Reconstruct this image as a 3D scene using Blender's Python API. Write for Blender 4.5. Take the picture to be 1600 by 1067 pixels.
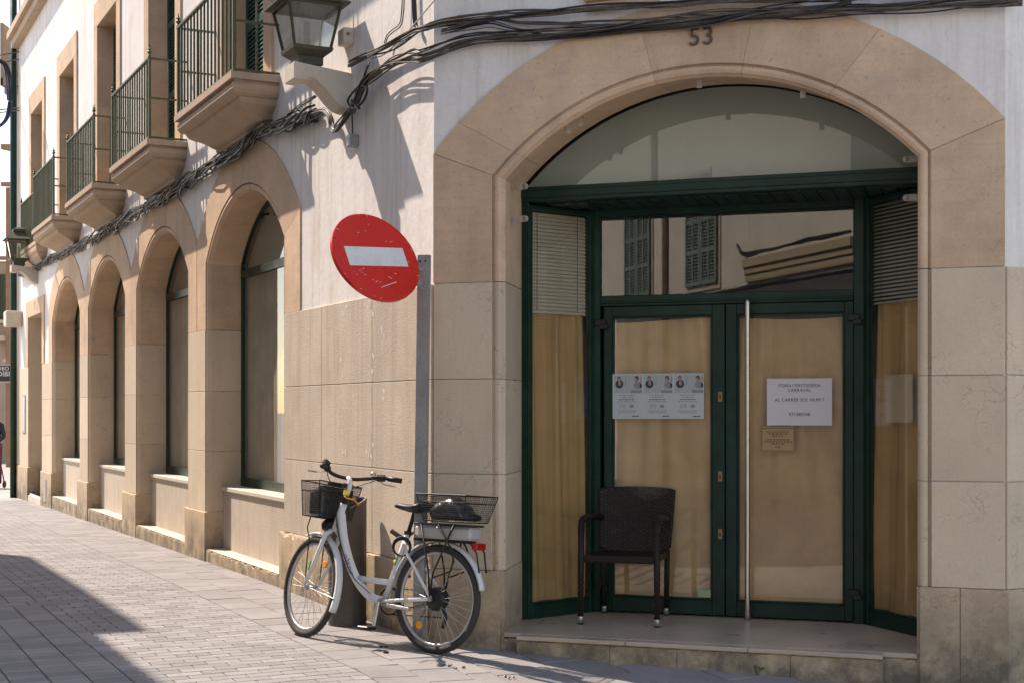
import bpy, bmesh, math, random
from mathutils import Vector, Matrix
random.seed(7)
R = math.radians
for o in list(bpy.data.objects): bpy.data.objects.remove(o)
scene = bpy.context.scene
col = scene.collection

# ------------------------------------------------------------ camera, sky, sun, exposure
HC = 1.5
cam_d = bpy.data.cameras.new('camera'); cam = bpy.data.objects.new('camera', cam_d); col.objects.link(cam)
cam.location = (0, 0, HC); cam.rotation_euler = (R(90), 0, 0)
cam_d.sensor_width = 36; cam_d.lens = 50; cam_d.shift_y = 109.5/1600; cam_d.clip_start = .05; cam_d.clip_end = 3000
scene.camera = cam
SUN_T = Vector((.780, -.625, -1.163)).normalized()
EL = math.asin(-SUN_T.z); AZ = math.atan2(-SUN_T.x, -SUN_T.y)
w = bpy.data.worlds.new('World'); scene.world = w; w.use_nodes = True
nt = w.node_tree; nt.nodes.clear()
sky = nt.nodes.new('ShaderNodeTexSky'); sky.sky_type = 'NISHITA'; sky.sun_disc = False
sky.sun_elevation = EL; sky.sun_rotation = AZ; sky.air_density = 1.0; sky.dust_density = .4; sky.ozone_density = 1.0
bg = nt.nodes.new('ShaderNodeBackground'); bg.inputs[1].default_value = .15
wo = nt.nodes.new('ShaderNodeOutputWorld')
nt.links.new(sky.outputs[0], bg.inputs[0]); nt.links.new(bg.outputs[0], wo.inputs[0])
sl = bpy.data.lights.new('sun', 'SUN'); sl.energy = 3.2; sl.angle = R(.53); sl.color = (1, .99, .985)
so = bpy.data.objects.new('sun', sl); col.objects.link(so); so.location = (-10, 10, 20)
so.rotation_euler = SUN_T.to_track_quat('-Z', 'Y').to_euler()
vs = scene.view_settings; vs.view_transform = 'Standard'; vs.look = 'None'; vs.exposure = 1.22; vs.use_white_balance = True; vs.white_balance_temperature = 8050; vs.white_balance_tint = 17; vs.gamma = 1; vs.use_curve_mapping = False
scene.render.engine = 'CYCLES'
scene.cycles.max_bounces = 8; scene.cycles.transparent_max_bounces = 12

# ------------------------------------------------------------ frames of the place
CO = Vector((-.506, 9.226, 0))
DL = Vector((-.4437, .8962, 0)); NL = Vector((-.8962, -.4437, 0))     # side street wall: away, outward
DC = Vector((.9477, -.3191, 0)); NC = Vector((-.3191, -.9477, 0))     # chamfered corner wall
CW = 3.5
C2 = CO + DC*CW
DR = Vector((.8962, .4437, 0)); NR = Vector((.4437, -.8962, 0))       # wall right of the chamfer
Z = Vector((0, 0, 1))
def L(u, d, z): return CO + DL*u + NL*d + Z*z
def C(s, d, z): return CO + DC*s + NC*d + Z*z
def RW(s, d, z): return C2 + DR*s + NR*d + Z*z
def W(x, y, z): return Vector((x, y, z))
def toL(p): q = Vector((p[0], p[1], 0)) - CO; return q.dot(DL), q.dot(NL)
def toC(p): q = Vector((p[0], p[1], 0)) - CO; return q.dot(DC), q.dot(NC)
def cl(x, a, b): return max(a, min(b, x))
def ground(x, y):
    u, d = toL((x, y)); s, dc = toC((x, y))
    return -.0085*cl(u-4, 0, 60) - .028*cl(s, 0, 4) - .05*cl(dc, 0, 1.2)*cl(s/1.2, 0, 1)

# ------------------------------------------------------------ materials
def nodes(name):
    m = bpy.data.materials.new(name); m.use_nodes = True; t = m.node_tree; t.nodes.clear()
    out = t.nodes.new('ShaderNodeOutputMaterial'); return m, t, out
def N(t, typ, **kw):
    n = t.nodes.new(typ)
    for k, v in kw.items():
        if k.startswith('i_'):
            key = k[2:]; key = int(key) if key.isdigit() else key
            n.inputs[key].default_value = v
        else: setattr(n, k, v)
    return n
def noise(t, vec, scale, detail=4, rough=.6):
    n = N(t, 'ShaderNodeTexNoise'); n.inputs['Scale'].default_value = scale; n.inputs['Detail'].default_value = detail; n.inputs['Roughness'].default_value = rough
    if vec is not None: t.links.new(vec, n.inputs['Vector'])
    return n.outputs['Fac']
def mapr(t, v, a, b, c, d):
    n = N(t, 'ShaderNodeMapRange'); n.inputs[1].default_value = a; n.inputs[2].default_value = b; n.inputs[3].default_value = c; n.inputs[4].default_value = d
    t.links.new(v, n.inputs[0]); return n.outputs[0]
def mixc(t, fac, a, b, mode='MIX'):
    n = N(t, 'ShaderNodeMix', data_type='RGBA', blend_type=mode)
    for inp, v in ((n.inputs[0], fac), (n.inputs[6], a), (n.inputs[7], b)):
        if hasattr(v, 'is_linked'): t.links.new(v, inp)
        elif isinstance(v, (int, float)): inp.default_value = v
        else: inp.default_value = (*v[:3], 1)
    return n.outputs[2]
def math_(t, op, a, b=None):
    n = N(t, 'ShaderNodeMath', operation=op)
    for i, v in enumerate((a, b)):
        if v is None: continue
        if hasattr(v, 'is_linked'): t.links.new(v, n.inputs[i])
        else: n.inputs[i].default_value = v
    return n.outputs[0]
def mul(c, k): return tuple(min(1, x*k) for x in c[:3])
def surf(name, base, rough=.75, var=.12, scale=2.5, fine=.08, fscale=60, bump=.15, bscale=90, metal=0, spec=.35,
         streak=None, streak_amt=.5, crack=0, crack_col=None, objvar=0, stain=None, stain_amt=.5, stain_scale=1.2, coat=0, pits=0, grain=0, lowdirt=None):
    m, t, out = nodes(name)
    b = N(t, 'ShaderNodeBsdfPrincipled'); t.links.new(b.outputs[0], out.inputs[0])
    pos = N(t, 'ShaderNodeNewGeometry').outputs['Position']
    n1 = noise(t, pos, scale, 5); n2 = noise(t, pos, fscale, 3)
    c = mixc(t, mapr(t, n1, .3, .7, 0, 1), mul(base, 1-var), mul(base, 1+var))
    c = mixc(t, mapr(t, n2, .3, .7, 0, 1), c, mixc(t, 1.0, c, (1-2*fine,)*3, 'MULTIPLY'))
    if grain:
        mp = N(t, 'ShaderNodeMapping'); mp.inputs['Scale'].default_value = (1.2, 1.2, 14); t.links.new(pos, mp.inputs[0])
        c = mixc(t, mapr(t, noise(t, mp.outputs[0], 2.2, 4), .42, .62, 0, grain), c, mul(base, .72))
    if objvar:
        oi = N(t, 'ShaderNodeObjectInfo').outputs['Random']; ri = N(t, 'ShaderNodeNewGeometry').outputs['Random Per Island']
        r_ = math_(t, 'FRACT', math_(t, 'ADD', oi, ri))
        k = mapr(t, r_, 0, 1, 1-objvar, 1+objvar)
        cc = N(t, 'ShaderNodeCombineColor'); [t.links.new(k, cc.inputs[i]) for i in range(3)]
        c = mixc(t, 1.0, c, cc.outputs[0], 'MULTIPLY')
    if stain:
        c = mixc(t, mapr(t, noise(t, pos, stain_scale, 6, .7), .52, .72, 0, stain_amt), c, stain)
    if streak:
        mp = N(t, 'ShaderNodeMapping'); mp.inputs['Scale'].default_value = (7, 7, .35); t.links.new(pos, mp.inputs[0])
        s1 = noise(t, mp.outputs[0], 1.3, 5, .65)
        c = mixc(t, mapr(t, s1, .5, .75, 0, streak_amt), c, streak)
    if crack:
        dv = N(t, 'ShaderNodeTexNoise'); dv.inputs['Scale'].default_value = 3; dv.inputs['Detail'].default_value = 5; t.links.new(pos, dv.inputs['Vector'])
        ad = N(t, 'ShaderNodeVectorMath', operation='MULTIPLY_ADD'); t.links.new(dv.outputs['Color'], ad.inputs[0]); ad.inputs[1].default_value = (.8,)*3; t.links.new(pos, ad.inputs[2])
        vo = N(t, 'ShaderNodeTexVoronoi', feature='DISTANCE_TO_EDGE'); vo.inputs['Scale'].default_value = 6.5; t.links.new(ad.outputs[0], vo.inputs['Vector'])
        line = mapr(t, vo.outputs['Distance'], 0, .022, 1, 0)
        msk = mapr(t, noise(t, pos, 4.1, 5), .50, .60, 0, crack)
        c = mixc(t, math_(t, 'MULTIPLY', line, msk), c, crack_col or mul(base, .4))
    if pits:
        c = mixc(t, mapr(t, noise(t, pos, 34, 2, .5), .67, .72, 0, pits), c, mul(base, .45))
    if lowdirt:
        sx = N(t, 'ShaderNodeSeparateXYZ'); t.links.new(pos, sx.inputs[0])
        hz = mapr(t, sx.outputs[2], -.05, .5, 1, 0)
        dn = mapr(t, noise(t, pos, 5, 6, .7), .35, .65, -.25, .75)
        c = mixc(t, math_(t, 'MINIMUM', math_(t, 'MAXIMUM', math_(t, 'MULTIPLY', hz, math_(t, 'ADD', dn, .32)), 0), .8), c, lowdirt)
    if hasattr(c, 'is_linked'): t.links.new(c, b.inputs['Base Color'])
    b.inputs['Roughness'].default_value = rough; b.inputs['Metallic'].default_value = metal; b.inputs['Specular IOR Level'].default_value = spec
    if coat: b.inputs['Coat Weight'].default_value = coat; b.inputs['Coat Roughness'].default_value = .12
    if rough > .25:
        t.links.new(mapr(t, n1, .3, .7, max(.05, rough-.1), min(1, rough+.1)), b.inputs['Roughness'])
    if bump:
        bp_ = N(t, 'ShaderNodeBump'); bp_.inputs['Strength'].default_value = bump; bp_.inputs['Distance'].default_value = .01
        t.links.new(noise(t, pos, bscale, 4, .6), bp_.inputs['Height']); t.links.new(bp_.outputs[0], b.inputs['Normal'])
    return m
def glass_mat(name, tint=(.96, .965, .96), wob=.006, ior=1.55, rough=0.0, dirt=.014):
    m, t, out = nodes(name)
    tr = N(t, 'ShaderNodeBsdfTransparent'); tr.inputs[0].default_value = (*tint, 1)
    gl = N(t, 'ShaderNodeBsdfGlossy'); gl.inputs['Roughness'].default_value = rough; gl.inputs[0].default_value = (1, 1, 1, 1)
    fr = N(t, 'ShaderNodeFresnel'); bf = N(t, 'ShaderNodeNewGeometry').outputs['Backfacing']; t.links.new(mapr(t, bf, 0, 1, ior, 1/ior), fr.inputs[0])
    mx = N(t, 'ShaderNodeMixShader'); t.links.new(fr.outputs[0], mx.inputs[0]); t.links.new(tr.outputs[0], mx.inputs[1]); t.links.new(gl.outputs[0], mx.inputs[2])
    df = N(t, 'ShaderNodeBsdfDiffuse'); df.inputs[0].default_value = (.6, .57, .52, 1)
    pos = N(t, 'ShaderNodeNewGeometry').outputs['Position']
    m2 = N(t, 'ShaderNodeMixShader'); t.links.new(mapr(t, noise(t, pos, 6, 6, .7), .4, .8, dirt*.4, dirt*2), m2.inputs[0])
    t.links.new(mx.outputs[0], m2.inputs[1]); t.links.new(df.outputs[0], m2.inputs[2]); t.links.new(m2.outputs[0], out.inputs[0])
    bp_ = N(t, 'ShaderNodeBump'); bp_.inputs['Strength'].default_value = wob; bp_.inputs['Distance'].default_value = .05
    t.links.new(noise(t, pos, 1.7, 1), bp_.inputs['Height']); t.links.new(bp_.outputs[0], gl.inputs['Normal'])
    return m
MT = {}
MT['plaster'] = surf('white_plaster', (.75, .715, .68), .85, .06, 1.6, .04, 30, .35, 14, streak=(.47, .39, .31), streak_amt=.6, spec=.2, stain=(.57, .50, .43), stain_amt=.6, stain_scale=1.7, crack=.35, crack_col=(.45, .40, .35), pits=.08)
MT['sand'] = surf('sandstone', (.62, .435, .295), .85, .15, 2.6, .06, 70, .25, 80, objvar=.10, stain=(.40, .31, .24), stain_amt=.75, stain_scale=1.9, grain=.22, pits=.4, crack=.3, streak=(.64, .50, .38), streak_amt=.3, spec=.2)
MT['dado'] = surf('limestone_panel', (.62, .495, .36), .75, .09, 2.4, .07, 90, .2, 90, objvar=.09, crack=.75, stain=(.42, .35, .27), stain_amt=.35, spec=.25, streak=(.36, .30, .24), streak_amt=.22)
MT['dadoL'] = surf('hammered_limestone', (.62, .525, .425), .85, .09, 2.2, .12, 120, .6, 110, objvar=.05, stain=(.40, .33, .26), stain_amt=.5, streak=(.33, .27, .21), streak_amt=.55, pits=.35, spec=.2)
MT['plinth'] = surf('plinth_stone', (.55, .42, .285), .8, .12, 3, .08, 70, .35, 60, objvar=.05, crack=.7, stain=(.33, .25, .17), stain_amt=.5, stain_scale=2.2, pits=.4, lowdirt=(.10, .085, .07), spec=.2)
MT['ledge'] = surf('ledge_stone', (.60, .53, .44), .8, .1, 3, .06, 80, .2, 60, stain=(.42, .35, .28), stain_amt=.4, spec=.2)
MT['balc'] = surf('balcony_stone', (.50, .375, .27), .85, .14, 3, .05, 60, .2, 60, stain=(.27, .20, .15), stain_amt=.55, stain_scale=3, spec=.2)
MT['marble'] = surf('step_marble', (.53, .41, .31), .32, .12, 2, .05, 60, .04, 60, grain=.3, stain=(.33, .25, .19), stain_amt=.5, stain_scale=3, spec=.5)
MT['green'] = surf('green_paint', (.004, .030, .019), .38, .3, 6, .1, 60, .06, 30, spec=.3, pits=.3, stain=(.02, .06, .045), stain_amt=.5, stain_scale=4)
MT['shutter'] = surf('shutter_green', (.012, .085, .065), .45, .2, 5, .1, 60, .08, 30)
MT['glass'] = glass_mat('window_glass')
MT['glass_t'] = glass_mat('transom_glass', wob=.0006, ior=1.62, dirt=.01)
MT['glass_l'] = glass_mat('lamp_glass', tint=(.75, .78, .74), ior=1.5, dirt=.12)
MT['cloth'] = surf('brown_paper_cloth', (.62, .39, .19), .9, .14, 4, .05, 200, .1, 200, spec=.1, stain=(.40, .26, .13), stain_amt=.35)
MT['cloth_y'] = surf('ochre_paper_cloth', (.50, .30, .12), .9, .12, 2.5, .05, 200, .1, 200, spec=.1)
MT['curtain'] = surf('pale_curtain', (.43, .39, .29), .95, .2, 3, .05, 100, .1, 100, spec=.1, streak=(.30, .24, .16), streak_amt=.5, objvar=.15)
MT['lunback'] = surf('lunette_film', (.30, .335, .295), .8, .06, 1.2, .02, 60, 0, spec=.2)
MT['blind'] = surf('blind_slat', (.62, .53, .40), .6, .05, 3, .02, 60, 0)
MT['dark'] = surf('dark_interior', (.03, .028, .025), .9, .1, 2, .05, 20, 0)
MT['rail'] = surf('rail_iron', (.10, .11, .06), .55, .25, 9, .15, 60, .15, 60)
MT['bronze'] = surf('lamp_bronze', (.085, .078, .055), .55, .3, 8, .15, 60, .15, 60, metal=.3, stain=(.05, .09, .065), stain_amt=.5, stain_scale=7)
MT['blackcable'] = surf('black_cable', (.022, .022, .025), .45, .3, 8, .1, 60, 0)
MT['greycable'] = surf('dusty_cable', (.062, .054, .047), .6, .3, 8, .1, 60, 0)
MT['dustcable'] = surf('brown_dusty_cable', (.125, .10, .082), .65, .4, 6, .2, 60, 0)
MT['weave'] = surf('wicker_strand', (.048, .031, .024), .36, .3, 12, .12, 90, .1, 120, spec=.5, objvar=.25)
MT['bluecable'] = surf('blue_cable', (.03, .06, .17), .35, .2, 8, .1, 60, 0)
MT['whitecable'] = surf('cream_cable', (.55, .47, .38), .5, .1, 8, .05, 60, 0)
MT['brick'] = surf('paving_brick', (.29, .276, .268), .85, .14, 3, .10, 150, .35, 160, objvar=.16, stain=(.20, .18, .165), stain_amt=.55, stain_scale=1.3, pits=.25, spec=.25)
MT['slab'] = surf('paving_slab', (.28, .267, .26), .85, .12, 2.5, .10, 150, .3, 160, objvar=.10, stain=(.19, .172, .16), stain_amt=.6, stain_scale=1.5, pits=.25, spec=.25)
MT['joint'] = surf('joint_sand', (.15, .13, .115), .95, .2, 5, .15, 80, .3, 90)
MT['red'] = surf('sign_red', (.70, .022, .014), .3, .06, 3, .03, 40, .03, 8, spec=.5, stain=(.55, .02, .014), stain_amt=.5, stain_scale=3)
MT['signwhite'] = surf('sign_white', (.72, .70, .67), .4, .06, 5, .05, 60, 0, stain=(.5, .47, .42), stain_amt=.4, stain_scale=6)
MT['galv'] = surf('galvanised_steel', (.33, .33, .325), .5, .15, 4, .1, 60, .05, 40, metal=.3, streak=(.2, .2, .2), streak_amt=.5)
MT['binsteel'] = surf('bin_steel', (.115, .10, .09), .5, .15, 3, .1, 60, .05, 40, metal=.3)
MT['white'] = surf('white_enamel', (.64, .65, .65), .28, .03, 5, .03, 60, 0, spec=.5, coat=.3)
MT['rubber'] = surf('tyre_rubber', (.045, .042, .04), .8, .2, 10, .1, 80, .2, 100)
MT['black'] = surf('black_plastic', (.018, .018, .019), .45, .2, 8, .1, 60, .05, 60)
MT['alu'] = surf('bare_aluminium', (.55, .55, .54), .35, .1, 8, .08, 60, 0, metal=.8)
MT['steel'] = surf('brushed_steel', (.62, .56, .50), .25, .05, 8, .03, 60, 0, metal=.95)
MT['silver'] = surf('silver_plastic', (.42, .41, .40), .4, .05, 8, .03, 60, 0)
MT['amber'] = surf('amber_reflector', (.85, .30, .01), .25, .05, 20, .05, 90, 0, spec=.6)
MT['redlens'] = surf('red_lens', (.45, .01, .01), .2, .05, 20, .05, 90, 0, spec=.6)
MT['limegreen'] = surf('lime_decal', (.10, .42, .05), .4, .03, 8, .03, 60, 0)
MT['greydecal'] = surf('grey_decal', (.30, .29, .29), .4, .03, 8, .03, 60, 0)
MT['bag'] = surf('black_bag', (.025, .026, .03), .28, .3, 12, .1, 60, .5, 25, spec=.6)
MT['wicker'] = surf('dark_wicker', (.022, .014, .011), .5, .2, 8, .12, 90, .2, 120, spec=.25, objvar=.1)
MT['paper'] = surf('white_paper', (.66, .63, .65), .7, .02, 4, .01, 60, 0, spec=.2)
MT['poster'] = surf('poster_paper', (.47, .52, .52), .5, .02, 4, .01, 60, 0, spec=.3)
MT['postergrey'] = surf('poster_print_grey', (.25, .27, .275), .6, .05, 30, .05, 90, 0)
MT['posterpale'] = surf('poster_print_pale', (.40, .43, .44), .6, .05, 30, .05, 90, 0)
MT['posterdark'] = surf('poster_print_dark', (.05, .05, .06), .6, .05, 30, .05, 90, 0)
MT['posterskin'] = surf('poster_print_skin', (.42, .25, .19), .6, .05, 30, .05, 90, 0)
MT['ink'] = surf('ink', (.03, .03, .035), .7, .02, 4, .01, 60, 0)
MT['inkbrown'] = surf('ink_brown', (.16, .10, .05), .7, .02, 4, .01, 60, 0)
MT['paperbrown'] = surf('clear_sticker', (.42, .275, .135), .6, .02, 4, .01, 60, 0)
MT['brass'] = surf('worn_brass', (.30, .20, .11), .4, .2, 20, .1, 60, 0, metal=.7)
MT['numiron'] = surf('number_bronze', (.12, .08, .055), .55, .2, 20, .1, 60, 0, metal=.2)
MT['cream'] = surf('cream_box', (.58, .50, .40), .6, .08, 6, .05, 60, 0)
MT['tile'] = surf('roof_tile', (.36, .20, .12), .85, .2, 4, .1, 40, .3, 30)
MT['eave'] = surf('eave_boards', (.30, .19, .12), .8, .2, 4, .1, 40, .2, 30)
MT['tan'] = surf('tan_render', (.48, .38, .29), .9, .12, 1.5, .05, 30, .2, 20, streak=(.35, .27, .2), streak_amt=.5)
MT['ochre'] = surf('ochre_stone', (.46, .37, .24), .85, .1, 2, .05, 30, .2, 20)
MT['greyrender'] = surf('grey_render', (.50, .47, .43), .9, .1, 1.2, .05, 30, .2, 20, streak=(.34, .29, .25), streak_amt=.6)
MT['palerender'] = surf('pale_render', (.70, .65, .57), .9, .1, 1.2, .05, 30, .2, 20, streak=(.45, .38, .31), streak_amt=.5)
MT['paleshut'] = surf('pale_green_shutter', (.20, .27, .235), .6, .1, 3, .05, 30, 0)
MT['stickerpale'] = surf('pale_sticker', (.36, .42, .26), .5, .02, 4, .01, 60, 0)
MT['smear'] = surf('chalky_smear', (.82, .78, .74), .9, .1, 40, .2, 90, 0)
MT['bracket'] = surf('old_bracket', (.36, .30, .24), .6, .2, 20, .1, 60, 0)
MT['fadedpaper'] = surf('faded_paper', (.56, .42, .27), .7, .05, 8, .02, 60, 0)
MT['leaf'] = surf('weed_leaf', (.05, .13, .02), .6, .2, 30, .1, 60, 0)
MT['skin'] = surf('skin', (.45, .27, .2), .6, .05, 10, .03, 60, 0)
MT['jumper'] = surf('dark_jumper', (.03, .03, .04), .9, .1, 10, .1, 60, .1, 100)
MT['trouser'] = surf('plum_trousers', (.13, .03, .07), .9, .1, 10, .1, 60, .1, 100)
MT['hair'] = surf('grey_hair', (.25, .23, .21), .8, .1, 30, .1, 60, .2, 100)
MT['yellow'] = surf('yellow_tag', (.8, .6, .02), .5, .05, 20, .02, 60, 0)
MT['orange'] = surf('orange_tie', (.8, .28, .03), .5, .05, 20, .02, 60, 0)
MT['bulb'] = surf('lamp_bulb', (.5, .48, .42), .4, .05, 20, .02, 60, 0)
MT['blackgloss'] = surf('sign_black', (.02, .02, .02), .3, .1, 20, .02, 60, 0)

# ------------------------------------------------------------ mesh builder
class MB:
    def __init__(s): s.v = []; s.f = []
    def add(s, vs_, fs):
        b = len(s.v); s.v += [Vector(v) for v in vs_]; s.f += [tuple(b+i for i in f) for f in fs]; return s
    def box(s, F, a0, a1, d0, d1, z0, z1):
        vs_ = [F(a, d, z) for z in (z0, z1) for d in (d0, d1) for a in (a0, a1)]
        return s.add(vs_, [(0, 1, 3, 2), (4, 6, 7, 5), (0, 4, 5, 1), (2, 3, 7, 6), (0, 2, 6, 4), (1, 5, 7, 3)])
    def hexa(s, bot, top):      # two rings of equal length, closed
        n = len(bot)
        return s.add(list(bot)+list(top), [tuple(range(n-1, -1, -1)), tuple(range(n, 2*n))] + [(i, (i+1) % n, n+(i+1) % n, n+i) for i in range(n)])
    def loft(s, rings, closed=True, cap=True):
        n = len(rings[0]); fs = []
        for k in range(len(rings)-1):
            for i in range(n if closed else n-1):
                j = (i+1) % n; fs.append((k*n+i, k*n+j, (k+1)*n+j, (k+1)*n+i))
        if cap and closed:
            fs.append(tuple(range(n-1, -1, -1))); m = (len(rings)-1)*n; fs.append(tuple(m+i for i in range(n)))
        return s.add([p for r in rings for p in r], fs)
    def tube(s, pts, r, n=8, cap=True):
        pts = [Vector(p) for p in pts]; rr = r if isinstance(r, (list, tuple)) else [r]*len(pts)
        rings = []; up = None
        for i, p in enumerate(pts):
            t = (pts[min(i+1, len(pts)-1)] - pts[max(i-1, 0)])
            t = t.normalized() if t.length > 1e-9 else Vector((0, 0, 1))
            if up is None:
                a = Vector((0, 0, 1)) if abs(t.z) < .9 else Vector((1, 0, 0)); up = (a - t*a.dot(t)).normalized()
            else:
                up = (up - t*up.dot(t)); up = up.normalized() if up.length > 1e-6 else t.orthogonal().normalized()
            sd = t.cross(up)
            rings.append([p + (up*math.cos(2*math.pi*k/n) + sd*math.sin(2*math.pi*k/n))*rr[i] for k in range(n)])
        return s.loft(rings, True, cap)
    def lathe(s, base, axis, prof, n=16, cap=True):   # prof: (distance along axis, radius)
        axis = Vector(axis).normalized(); a = axis.orthogonal().normalized(); b = axis.cross(a); base = Vector(base)
        return s.loft([[base + axis*h + (a*math.cos(2*math.pi*k/n) + b*math.sin(2*math.pi*k/n))*r for k in range(n)] for h, r in prof], True, cap)
    def torus(s, c, ax, ay, Rr, r, n=40, m=8, sq=1.0):
        c = Vector(c); ax = Vector(ax).normalized(); ay = Vector(ay).normalized(); az = ax.cross(ay)
        rings = []
        for i in range(n):
            t = 2*math.pi*i/n; e = ax*math.cos(t)+ay*math.sin(t)
            rings.append([c + e*(Rr + r*math.cos(2*math.pi*k/m)) + az*(r*sq*math.sin(2*math.pi*k/m)) for k in range(m)])
        rings.append(rings[0]); return s.loft(rings, True, False)
    def build(s, name, mat, parent=None, smooth=False, bevel=0, segs=1, recalc=True, merge=False):
        me = bpy.data.meshes.new(name)
        bm = bmesh.new()
        vv = [bm.verts.new(v) for v in s.v]
        for f in s.f:
            try: bm.faces.new([vv[i] for i in f])
            except ValueError: pass
        if merge: bmesh.ops.remove_doubles(bm, verts=bm.verts, dist=1e-5)
        if recalc: bmesh.ops.recalc_face_normals(bm, faces=bm.faces)
        if bevel: bmesh.ops.bevel(bm, geom=list(bm.edges), offset=bevel, segments=segs, affect='EDGES', profile=.6)
        if smooth:
            for f in bm.faces: f.smooth = True
        bm.to_mesh(me); bm.free()
        if mat: me.materials.append(MT[mat] if isinstance(mat, str) else mat)
        o = bpy.data.objects.new(name, me); col.objects.link(o)
        if parent: adopt(o, parent)
        return o
def adopt(o, p):
    o.parent = p
    o.matrix_parent_inverse = Matrix.Translation(-p.location) if p.location.length else Matrix()
def inst(mesh_obj, name, loc, parent=None, rot=None):
    o = bpy.data.objects.new(name, mesh_obj.data); col.objects.link(o); o.location = loc
    if rot is not None: o.rotation_euler = rot
    if parent: adopt(o, parent)
    return o
def tag(o, label, cat, group=None, kind=None):
    o['label'] = label; o['category'] = cat
    if group: o['group'] = group
    if kind: o['kind'] = kind
    return o
def thing(name, label, cat, loc, group=None):
    e = bpy.data.objects.new(name, None); col.objects.link(e); e.location = loc; e.empty_display_size = .2
    return tag(e, label, cat, group)
def struct(o): o['kind'] = 'structure'; return o
def box(name, mat, parent, F, a0, a1, d0, d1, z0, z1, bevel=0):
    return MB().box(F, a0, a1, d0, d1, z0, z1).build(name, mat, parent, bevel=bevel)
def crom(pts, k=8):
    pts = [Vector(p) for p in pts]; P = [pts[0]*2-pts[1]] + pts + [pts[-1]*2-pts[-2]]; out = []
    for i in range(1, len(P)-2):
        for j in range(k):
            t = j/k; a, b, c, d = P[i-1], P[i], P[i+1], P[i+2]
            out.append(.5*((2*b) + (c-a)*t + (2*a-5*b+4*c-d)*t*t + (3*b-a-3*c+d)*t**3))
    out.append(pts[-1]); return out
def poly_holes(F, d, outer, holes, name, mat, parent):
    bm = bmesh.new(); es = []
    for loop in [outer]+holes:
        vv = [bm.verts.new(F(a, d, z)) for a, z in loop]
        es += [bm.edges.new((vv[i], vv[(i+1) % len(vv)])) for i in range(len(vv))]
    bmesh.ops.triangle_fill(bm, edges=es, use_beauty=True)
    me = bpy.data.meshes.new(name); bm.to_mesh(me); bm.free(); me.materials.append(MT[mat])
    o = bpy.data.objects.new(name, me); col.objects.link(o); adopt(o, parent); return o
def text(name, body, size, mat, parent, pos, xdir, up, align='CENTER', ext=.0006, xs=1.0, off=0.0):
    cu = bpy.data.curves.new(name, 'FONT'); cu.body = body; cu.size = size; cu.align_x = align; cu.align_y = 'CENTER'; cu.extrude = ext; cu.space_character = xs
    cu.resolution_u = 3; cu.offset = off
    to = bpy.data.objects.new(name+'_src', cu); col.objects.link(to)
    bpy.context.view_layer.update()
    me = bpy.data.meshes.new_from_object(to.evaluated_get(bpy.context.evaluated_depsgraph_get()))
    bpy.data.objects.remove(to)
    xd = Vector(xdir).normalized(); uv = Vector(up).normalized(); nz = xd.cross(uv)
    mw = Matrix((xd, uv, nz)).transposed().to_4x4(); mw.translation = Vector(pos)
    me.transform(mw); me.materials.clear(); me.materials.append(MT[mat])
    o = bpy.data.objects.new(name, me); col.objects.link(o)
    if parent: adopt(o, parent)
    return o

# ------------------------------------------------------------ ground
def build_ground():
    xs = [-1500, -200, -60, -30] + [-20+i*1.0 for i in range(0, 33)] + [16, 30, 60, 200, 1500]
    ys = [-1500, -200, -60, -20] + [-8+i*1.0 for i in range(0, 62)] + [60, 90, 200, 1500]
    mb = MB(); nx = len(xs)
    vs_ = [(x, y, ground(x, y)-.012) for y in ys for x in xs]
    mb.add(vs_, [(j*nx+i, j*nx+i+1, (j+1)*nx+i+1, (j+1)*nx+i) for j in range(len(ys)-1) for i in range(nx-1)])
    m, t, out = nodes('street_paving')
    b = N(t, 'ShaderNodeBsdfPrincipled'); t.links.new(b.outputs[0], out.inputs[0]); b.inputs['Roughness'].default_value = .85
    pos = N(t, 'ShaderNodeNewGeometry').outputs['Position']
    mp = N(t, 'ShaderNodeMapping'); mp.inputs['Rotation'].default_value = (0, 0, math.atan2(-DL.y, DL.x)+math.pi/2); t.links.new(pos, mp.inputs[0])
    br = N(t, 'ShaderNodeTexBrick'); br.inputs['Scale'].default_value = 1; br.offset = 0; br.inputs['Brick Width'].default_value = .206; br.inputs['Row Height'].default_value = .105
    br.inputs['Mortar Size'].default_value = .005; t.links.new(mp.outputs[0], br.inputs['Vector'])
    br.inputs['Color1'].default_value = (.36, .335, .31, 1); br.inputs['Color2'].default_value = (.31, .285, .265, 1); br.inputs['Mortar'].default_value = (.15, .13, .115, 1)
    t.links.new(mixc(t, mapr(t, noise(t, pos, 1.5, 5), .4, .7, 0, .35), br.outputs['Color'], (.25, .225, .205)), b.inputs['Base Color'])
    g = mb.build('street_ground', m); struct(g)
    return g
street = build_ground()
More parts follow.
